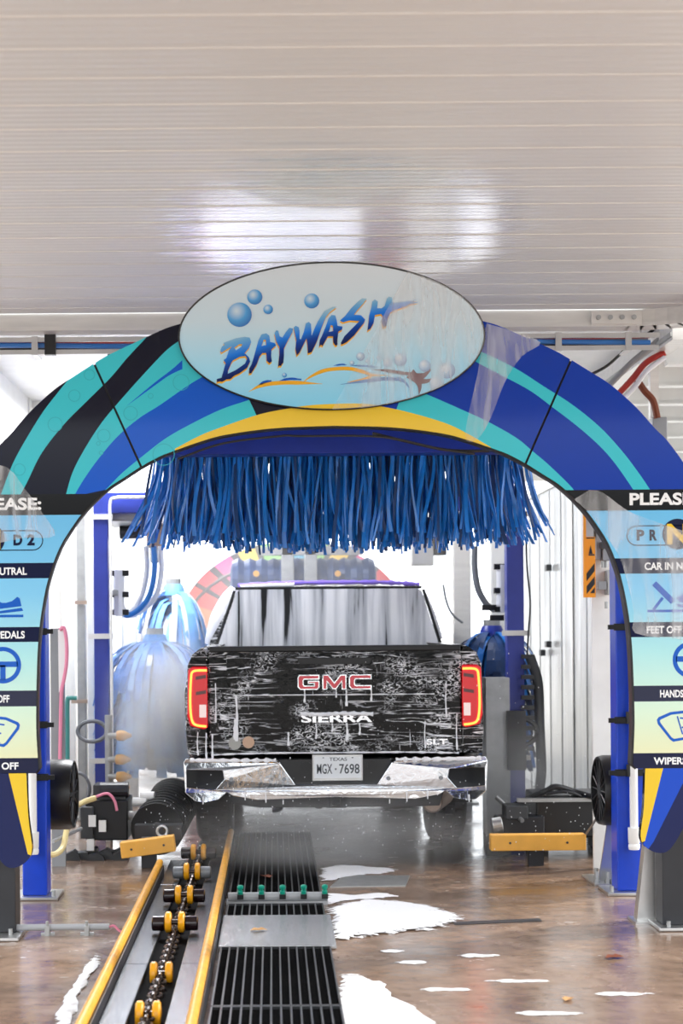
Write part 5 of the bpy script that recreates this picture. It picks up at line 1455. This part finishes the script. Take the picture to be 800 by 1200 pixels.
def drum(px, D, pz, r, lab, sgn):
    c = Vector((at_(px, 0, D).x, D, pz))
    t = thing('round_fan', (c.x, D, pz - r), lab, 'fan', 'round black fans on the gantry posts')
    ax = Vector((sgn, -.02, 0)).normalized()
    MB().lathe([(r * .2, -.12), (r * .93, -.12), (r, -.10), (r, .09), (r * .96, .12), (r * .90, .12), (r * .88, .05), (r * .86, -.08), (r * .2, -.1)], c, ax, 'black_plastic', 36).build('housing', t, smooth=True)
    m = MB()
    for k in range(16): m.cyl(c + ax * .11, c + ax * .11 + (Matrix.Rotation(k * math.pi / 8, 3, ax) @ ax.orthogonal().normalized()) * r * .9, .005, 'black_steel', 6)
    m.build('guard', t)
    MB().lathe([(0, .12), (.05, .115), (.06, .05), (0, .05)], c, ax, 'black_steel', 16).build('hub', t)
    MB().box(c - ax * .14 + Vector((-sgn * .0, 0, 0)), (.08, .12, .1), 'black_steel').build('bracket', t)
drum(57, 9.95, .58, .215, 'round black fan speckled with water drops by the splash panel', 1)
drum(716, 9.95, .58, .215, 'round black fan beside the silver wedge column foot', -1)
# nozzle manifold throwing the spray
t = thing('spray_manifold', (at_(127, 0, 12.2).x, 12.2, .2), 'upright grey spray pipe with four amber nozzles aimed at the truck', 'spray pipe')
MB().cyl((at_(127, 838, 12.2).x, 12.2, 0), at_(127, 838, 12.2), .028, 'galv', 12).build('pipe', t)
for px, py in ((140, 862), (139, 890), (140, 910), (138, 922)):
    a = at_(128, py, 12.18); b_ = at_(px + 5, py, 12.1)
    MB().cyl(a, b_, .022, 'galv', 10).lathe([(0, 0), (.035, 0), (.04, .02), (.04, .05), (.025, .08), (.012, .11), (0, .11)], at_(px - 3, py, 12.12), (1, -.1, 0), 'nozzle_amber', 14).build('amber_nozzle', t, smooth=True)
def loop(px, py, ra_, rb, D, r, mm, lab):
    P = [at_(px + ra_ * math.cos(a), py + rb * math.sin(a), D + .01 * a) for a in [R(18 * k - 40) for k in range(21)]]
    pipe('hose', P, r, mm, lab, 'hose', 8, 2, 'coiled hoses on the spray side')
loop(108, 857, 17, 12, 12.3, .016, 'hose_grey', 'grey hose coiled in an oval loop on the dull blue post')
loop(91, 925, 14, 19, 12.0, .012, 'hose_grey', 'thin grey hose coiled in a round loop low by the white columns')
MBX = 11.3
t = thing('pump_unit', (at_(118, 0, MBX).x, MBX, 0), 'black pump unit with white plates and splayed feet beside the spray', 'machine')
b0 = at_(100, 955, MBX); b1 = at_(150, 1000, MBX)
MB().bx(b0.x, b1.x, MBX, MBX + .4, .12, .40, 'black_plastic').bx(b0.x - .03, b0.x + .06, MBX - .05, MBX + .1, .14, .36, 'dark_grey').build('housing', t, bevel=.01)
for px, py in ((108, 962), (106, 990), (120, 968)):
    a = at_(px, py, MBX - .06); MB().bx(a.x - .025, a.x + .025, MBX - .07, MBX - .05, a.z - .04, a.z + .04, 'white_plastic').build('cover_plate', t)
for k in range(7):
    x = b0.x - .08 + k * .055; MB().prism([(x - .06, 0), (x + .06, 0), (x + .05, .03 + .02 * (k % 3)), (x + .01, .07 - .02 * (k % 2)), (x - .05, .04)], MBX - .14 + .05 * (k % 3), MBX - .02 + .05 * (k % 3), 'dark_grey').build('foot', t)
MB().bx(b0.x + .05, b1.x - .02, MBX + .05, MBX + .3, .40, .50, 'dark_grey').cyl((b0.x + .1, MBX + .05, .47), (b1.x, MBX + .05, .47), .05, 'black_steel', 12).build('motor', t)
for k, (px, py) in enumerate(((163, 941), (156, 957), (172, 934))):
    a = at_(px, py, MBX); MB().cyl((a.x - .05, MBX + .1, a.z), (a.x + .05, MBX + .08, a.z), .03, 'white_plastic', 12).build('fitting', t)
pipe('hose', [at_(53, 1000, 10.6), at_(64, 1001, 10.6), at_(74, 992, 10.7), at_(79, 968, 10.8), at_(86, 948, 11.0), at_(98, 940, 11.2), at_(112, 935, 11.25)], .02, 'hose_yellow', 'pale yellow hose sweeping from the gantry post foot up to the pump unit', 'hose')
pipe('hose', [at_(98, 941, 11.25), at_(112, 934, 11.25), at_(126, 930, 11.25), at_(134, 938, 11.25), at_(137, 950, 11.25)], .01, 'hose_pink', 'thin pink hose lying over the pump unit', 'hose')
tag(MB().cyl(at_(62, 986, 10.6), at_(95, 971, 11.2), .012, 'pipe_grey', 10).build('rod'), 'grey rod reaching from the black fan to the pump unit', 'rod')
# ribbed tyre brush
def tyre_brush(c, ax, L_, r, lab):
    t = thing('tyre_brush', (c[0], c[1], 0), lab, 'brush')
    m = MB(); pr = [(0, 0)]
    n = 11
    for k in range(n): pr += [(r, L_ * k / n), (r, L_ * (k + .55) / n), (r * .8, L_ * (k + .6) / n), (r * .8, L_ * (k + .98) / n)]
    pr += [(r * .8, L_), (0, L_)]
    m.lathe(pr, c, ax, 'black_rubber', 30); m.build('bristle_roll', t)
    d = Vector(ax).normalized(); c = Vector(c)
    MB().cyl(c - d * .12, c + d * .02, .05, 'stainless', 16).build('shaft_end', t)
    return t
tb = tyre_brush(at_(184, 972, 11.2), (.10, 1, .16), .75, .185, 'ribbed black roller brush tilted beside the truck tyre, wet with spray')
MB().bx(at_(150, 0, 11.0).x, at_(205, 0, 11.0).x, 11.0, 11.12, .16, .26, 'black_steel').build('carrier', tb)
MB().tube([at_(190 + 6 * math.cos(a), 974 + 6 * math.sin(a), 10.98) for a in [R(30 * k) for k in range(13)]], .01, 'stainless', 8, 1).build('ring', tb)

# orange guide beams
def guide_beam(px0, py0, px1, py1, D, lab, D1=None):
    a, b_ = at_(px0, py0, D), at_(px1, py1, D1 or D)
    d = b_ - a; L_ = d.length; c = (a + b_) / 2
    t = thing('guide_beam', (c.x, c.y, 0), lab, 'beam', 'orange guide beams')
    rot = d.to_track_quat('X', 'Z').to_matrix()
    MB().box(c, (L_, .10, .105), 'orange_box', rot).build('tube', t, bevel=.006)
    m = MB()
    for q in (-.3, .3): m.cyl(c + rot @ Vector((q * L_, -.045, 0)), c + rot @ Vector((q * L_, -.056, 0)), .008, 'dark_grey', 8).build('screw', t); m = MB()
    MB().bx(c.x - .05, c.x + .05, c.y + .05, c.y + .12, 0, .2, 'black_steel').build('stand', t)
guide_beam(142, 996, 205, 987.5, 10.75, 'short orange guide beam, slightly tilted, by the pump unit')
guide_beam(574, 987, 685, 986, 10.7, 'long level orange guide beam below the black roller machine')
# black machine on the clear-wall side
t = thing('roller_machine', (at_(640, 0, 11.6).x, 11.6, 0), 'black wheel washing machine with arm and hoses behind the long orange beam', 'machine')
MB().bx(at_(618, 0, 11.5).x, at_(712, 0, 11.5).x, 11.4, 11.9, .10, .40, 'black_plastic').build('housing', t, bevel=.015)
MB().bx(at_(575, 0, 11.3).x, at_(632, 0, 11.3).x, 11.35, 11.5, .12, .26, 'black_steel').bx(at_(585, 0, 11.3).x, at_(612, 0, 11.3).x, 11.32, 11.5, .24, .34, 'dark_grey').build('carrier', t, bevel=.01)
MB().bx(at_(600, 0, 11.3).x, at_(710, 0, 11.3).x, 11.34, 11.40, .36, .385, 'galv').build('rail', t)
MB().cyl(at_(576, 968, 11.25), at_(588, 966, 11.25), .055, 'stainless', 20).build('roller', t, bevel=.006)
MB().cyl(at_(582, 935, 11.6), at_(612, 962, 11.3), .016, 'galv', 10).build('strut', t)
MB().tube([at_(600, 945, 11.5), at_(622, 935, 11.45), at_(640, 927, 11.4), at_(652, 922, 11.4), at_(680, 930, 11.4), at_(705, 936, 11.2)], .022, 'hose_black', 8).build('hose', t, smooth=True)
MB().tube([at_(640, 930, 11.38), at_(665, 928, 11.38), at_(690, 937, 11.38)], .012, 'hose_black', 8).build('hose', t, smooth=True)
MB().tube([at_(706, 940, 10.2), at_(698, 960, 10.4), at_(686, 978, 10.7)], .008, 'hose_grey', 6).build('hose', t, smooth=True)
for q in (625, 700): MB().bx(at_(q, 0, 11.5).x - .05, at_(q, 0, 11.5).x + .05, 11.45, 11.85, 0, .12, 'black_steel').build('foot', t)
# silver column with flared foot behind the blue gantry post
t = thing('steel_column', (at_(712, 0, 10.05).x, 10.05, 0), 'stainless column foot with flared gusset and bolts behind the blue post', 'column')
s10 = F / 10.05; X = lambda px: (px - VX) / s10
MB().prism([(X(697), .014), (X(738), .014), (X(738), .42), (X(712), .42), (X(708), .38)], 10.0, 10.02, 'stainless').bx(X(718), X(775), 10.02, 10.25, .014, .46, 'stainless').build('gusset', t)
MB().bx(X(688), X(785), 9.88, 10.3, 0, .014, 'stainless').build('foot_plate', t, bevel=.003)
for px, yy in ((693, 9.95), (698, 10.1), (705, 9.93), (711, 9.92)):
    MB().cyl((X(px), yy, .014), (X(px), yy, .08), .012, 'galv', 8).cyl((X(px), yy, .014), (X(px), yy, .035), .02, 'galv', 6).build('anchor_bolt', t)
# hazard sign and switch boxes
HD = 10.5; hs = F / HD; hx = lambda px: (px - VX) / hs; hz = lambda py: H + (VY - py) / hs
t = thing('hazard_sign', (hx(691), HD, hz(703)), 'orange warning sign with black diagonal stripes hanging beside the blue post', 'sign')
MB().bx(hx(684), hx(698), HD, HD + .02, hz(703), hz(632), 'orange_sign').bx(hx(684), hx(687), HD - .012, HD + .02, hz(703), hz(603), 'orange_sign').build('plate', t)
def para(a, b_, c, d):
    MB().prism([(hx(a), hz(b_)), (hx(c), hz(d)), (hx(c), hz(d + 9)), (hx(a), hz(b_ + 9))], HD - .003, HD - .001, 'sign_black').build('stripe', t)
para(687.5, 675, 697, 663); para(687.5, 690, 697, 678.5)
MB().prism([(hx(691.5), hz(698)), (hx(697), hz(691)), (hx(697), hz(698))], HD - .003, HD - .001, 'sign_black').build('stripe', t)
MB().bx(hx(687.5), hx(697), HD - .004, HD - .001, hz(634), hz(632.8), 'sign_black').build('seam', t)
MB().prism([(hx(692.5), hz(642)), (hx(694.8), hz(652)), (hx(690.2), hz(652))], HD - .003, HD - .001, 'sign_black').build('symbol', t)
MB().bx(hx(690), hx(697), HD - .005, HD + .005, hz(654), hz(652.4), 'black_steel').build('latch', t)
t = thing('switch_box', (hx(706), HD, hz(722)), 'grey switch boxes and conduit mounted beside the orange warning sign', 'switch box')
MB().bx(hx(688), hx(697), HD + .03, HD + .1, hz(632), hz(585), 'galv').bx(hx(700.5), hx(705.5), HD + .03, HD + .09, hz(658), hz(600), 'grey_plastic').build('conduit', t)
MB().bx(hx(707), hx(716), HD, HD + .1, hz(660), hz(645), 'grey_plastic').bx(hx(704), hx(711), HD - .02, HD + .05, hz(646), hz(638), 'dark_grey').build('upper_box', t, bevel=.004)
MB().bx(hx(701), hx(711), HD, HD + .06, hz(694), hz(684), 'grey_plastic').bx(hx(712), hx(716), HD, HD + .1, hz(700), hz(671), 'galv').build('lower_box', t, bevel=.004)
for px, py in ((708, 664), (712, 664), (712, 712)):
    MB().cyl((hx(px), HD + .04, hz(py - 4)), (hx(px), HD + .04, hz(py + 4)), .012, 'galv', 8).build('gland', t)
MB().bx(hx(697), hx(720), HD + .1, HD + .13, 0, hz(560), 'white_paint').build('backplate', t)
# wall fittings on the clear wall
for k, (px, py) in enumerate(((645, 665), (645, 755), (638, 765))):
    s_ = (px - VX) / 2.62; D = F / s_
    q = W(px, py, D); tag(MB().bx(q.x - .04, q.x + .01, D, D + .12, q.z - .03, q.z + .03, 'dark_grey').build('wall_bracket', bevel=.006), ['small dark bracket high on the clear wall', 'small dark bracket midway on the clear wall', 'small dark bracket just under the midway one on the clear wall'][k], 'bracket', 'brackets on the clear wall')
# conduits and cables at the canopy's open corner
def roofpipe(p0, p1, r, mm, name, lab, cat):
    tag(MB().cyl(p0, p1, r, mm, 10).build(name), lab, cat)
pipe('conduit', [at_(695, 470, 11.2), at_(715, 450, 11.1), at_(740, 425, 11.0), at_(770, 400, 10.9), at_(800, 372, 10.8), at_(830, 350, 10.7)], .022, 'galv', 'grey conduit climbing past the arch shoulder to the trough', 'conduit')
pipe('cable', [at_(712, 475, 11.2), at_(740, 445, 11.1), at_(757, 425, 11.0), at_(779, 413, 10.95)], .022, 'hose_red', 'red cable bundle curving above the arch shoulder', 'cable')
pipe('cable', [at_(714, 482, 11.15), at_(742, 455, 11.1), at_(756, 436, 11.0), at_(779, 418, 10.95)], .018, 'hose_white', 'white cable bundle under the red one above the arch shoulder', 'cable')
pipe('cable', [at_(746, 445, 11.2), at_(755, 458, 11.2), at_(765, 470, 11.2), at_(770, 490, 11.2)], .024, 'leaf_brown', 'brown wrapped cable dropping to a grey box above the arch shoulder', 'cable')
pipe('cable', [at_(690, 440, 11.0), at_(712, 428, 11.0), at_(738, 405, 11.0), at_(768, 385, 11.0)], .010, 'hose_black', 'black cable strung along the ceiling corner beam', 'cable')
tag(MB().bx(*(lambda a: (a.x - .05, a.x + .05, 11.2, 11.35, a.z - .14, a.z + .02))(at_(773, 492, 11.2)), 'grey_plastic').build('junction_box', bevel=.006), 'small grey junction box over the arch shoulder', 'box')
tag(MB().bx(3.0, 6, 10.9, 10.98, 3.2, 3.28, 'galv').build('crossbar'), 'grey steel crossbar under the neighbouring roof', 'bar')

# ================================================================== SPRAY AND MIST
def mist_mat(k, dens, scale, lo, hi, col='#ffffff'):
    m = bpy.data.materials.new(k); m.use_nodes = True
    nt = m.node_tree; N = nt.nodes; L = nt.links
    for n in list(N):
        if n.type != 'OUTPUT_MATERIAL': N.remove(n)
    out = N['Material Output']
    vs = N.new('ShaderNodeVolumeScatter'); vs.inputs['Color'].default_value = srgb(col); vs.inputs['Anisotropy'].default_value = 0.0
    tc = N.new('ShaderNodeTexCoord')
    ln = N.new('ShaderNodeVectorMath'); ln.operation = 'LENGTH'; L.new(tc.outputs['Object'], ln.inputs[0])
    r = N.new('ShaderNodeMapRange'); r.interpolation_type = 'SMOOTHSTEP'
    r.inputs['From Min'].default_value = 1.0; r.inputs['From Max'].default_value = .15; r.inputs['To Min'].default_value = 0; r.inputs['To Max'].default_value = dens
    L.new(ln.outputs['Value'], r.inputs['Value'])
    n = N.new('ShaderNodeTexNoise'); n.inputs['Scale'].default_value = scale; n.inputs['Detail'].default_value = 3; L.new(tc.outputs['Object'], n.inputs['Vector'])
    r2 = N.new('ShaderNodeMapRange'); r2.inputs['From Min'].default_value = lo; r2.inputs['From Max'].default_value = hi; L.new(n.outputs['Fac'], r2.inputs['Value'])
    mu = N.new('ShaderNodeMath'); mu.operation = 'MULTIPLY'; L.new(r.outputs['Result'], mu.inputs[0]); L.new(r2.outputs['Result'], mu.inputs[1])
    L.new(mu.outputs[0], vs.inputs['Density']); L.new(vs.outputs[0], out.inputs['Volume'])
    M[k] = m
def mist(c, rad, k, lab):
    m = MB(); bm = bmesh.new(); bmesh.ops.create_icosphere(bm, subdivisions=3, radius=1.0)
    m.add([v.co.copy() for v in bm.verts], [tuple(v.index for v in f.verts) for f in bm.faces], k); bm.free()
    o = m.build('mist'); o.location = c
    for v in o.data.vertices: v.co.z -= 1.0
    o.scale = rad; tag(o, lab, 'mist', None, 'stuff'); return o
mist_mat('mist_dense', 3.4, 2.0, .25, .65); mist_mat('mist_low', .95, 2.2, .25, .7); defm('droplet', '#eef0f4', .1, spec=1.0)
mist_mat('mist_far', .20, 1.5, .2, .5); mist_mat('mist_jet', 10.0, 3.0, .3, .7)
mist(at_(190, 840, 12.0), (.50, .8, .85), 'mist_dense', 'white cloud of spray between the amber nozzles and the truck')
mist((.35, 10.75, .2), (1.4, .75, .42), 'mist_low', 'grey low mist drifting over the grating behind the truck')
mist((1.75, 11.9, .45), (.8, .7, .7), 'mist_low', 'thin grey mist around the black wheel washing machine')

mist(at_(178, 893, 11.95), (.30, .14, .10), 'mist_jet', 'white jet of spray from the middle amber nozzles')
mist(at_(178, 915, 11.95), (.30, .14, .09), 'mist_jet', 'white jet of spray from the lowest amber nozzles')
mist((.3, 15.6, 1.5), (2.2, 3.6, 1.6), 'mist_far', 'thin bright haze filling the tunnel beyond the cab')
m = MB(); random.seed(3)
for k in range(420):
    px, D = random.uniform(150, 690), random.uniform(10.2, 11.0)
    py = random.gauss(960, 32) if k % 3 else random.uniform(760, 1000)
    if 20 < px < 800 and py < 1005:
        p = at_(px, py, D); r = random.uniform(.0016, .0042)
        if p.z > .03: m.lathe([(0, -r * 1.6), (r, 0), (0, r * 1.3)], p, (0, 0, 1), 'droplet', 5)
tag(m.build('water_droplets'), 'tiny bright water drops flying round the back of the truck', 'water', None, 'stuff')
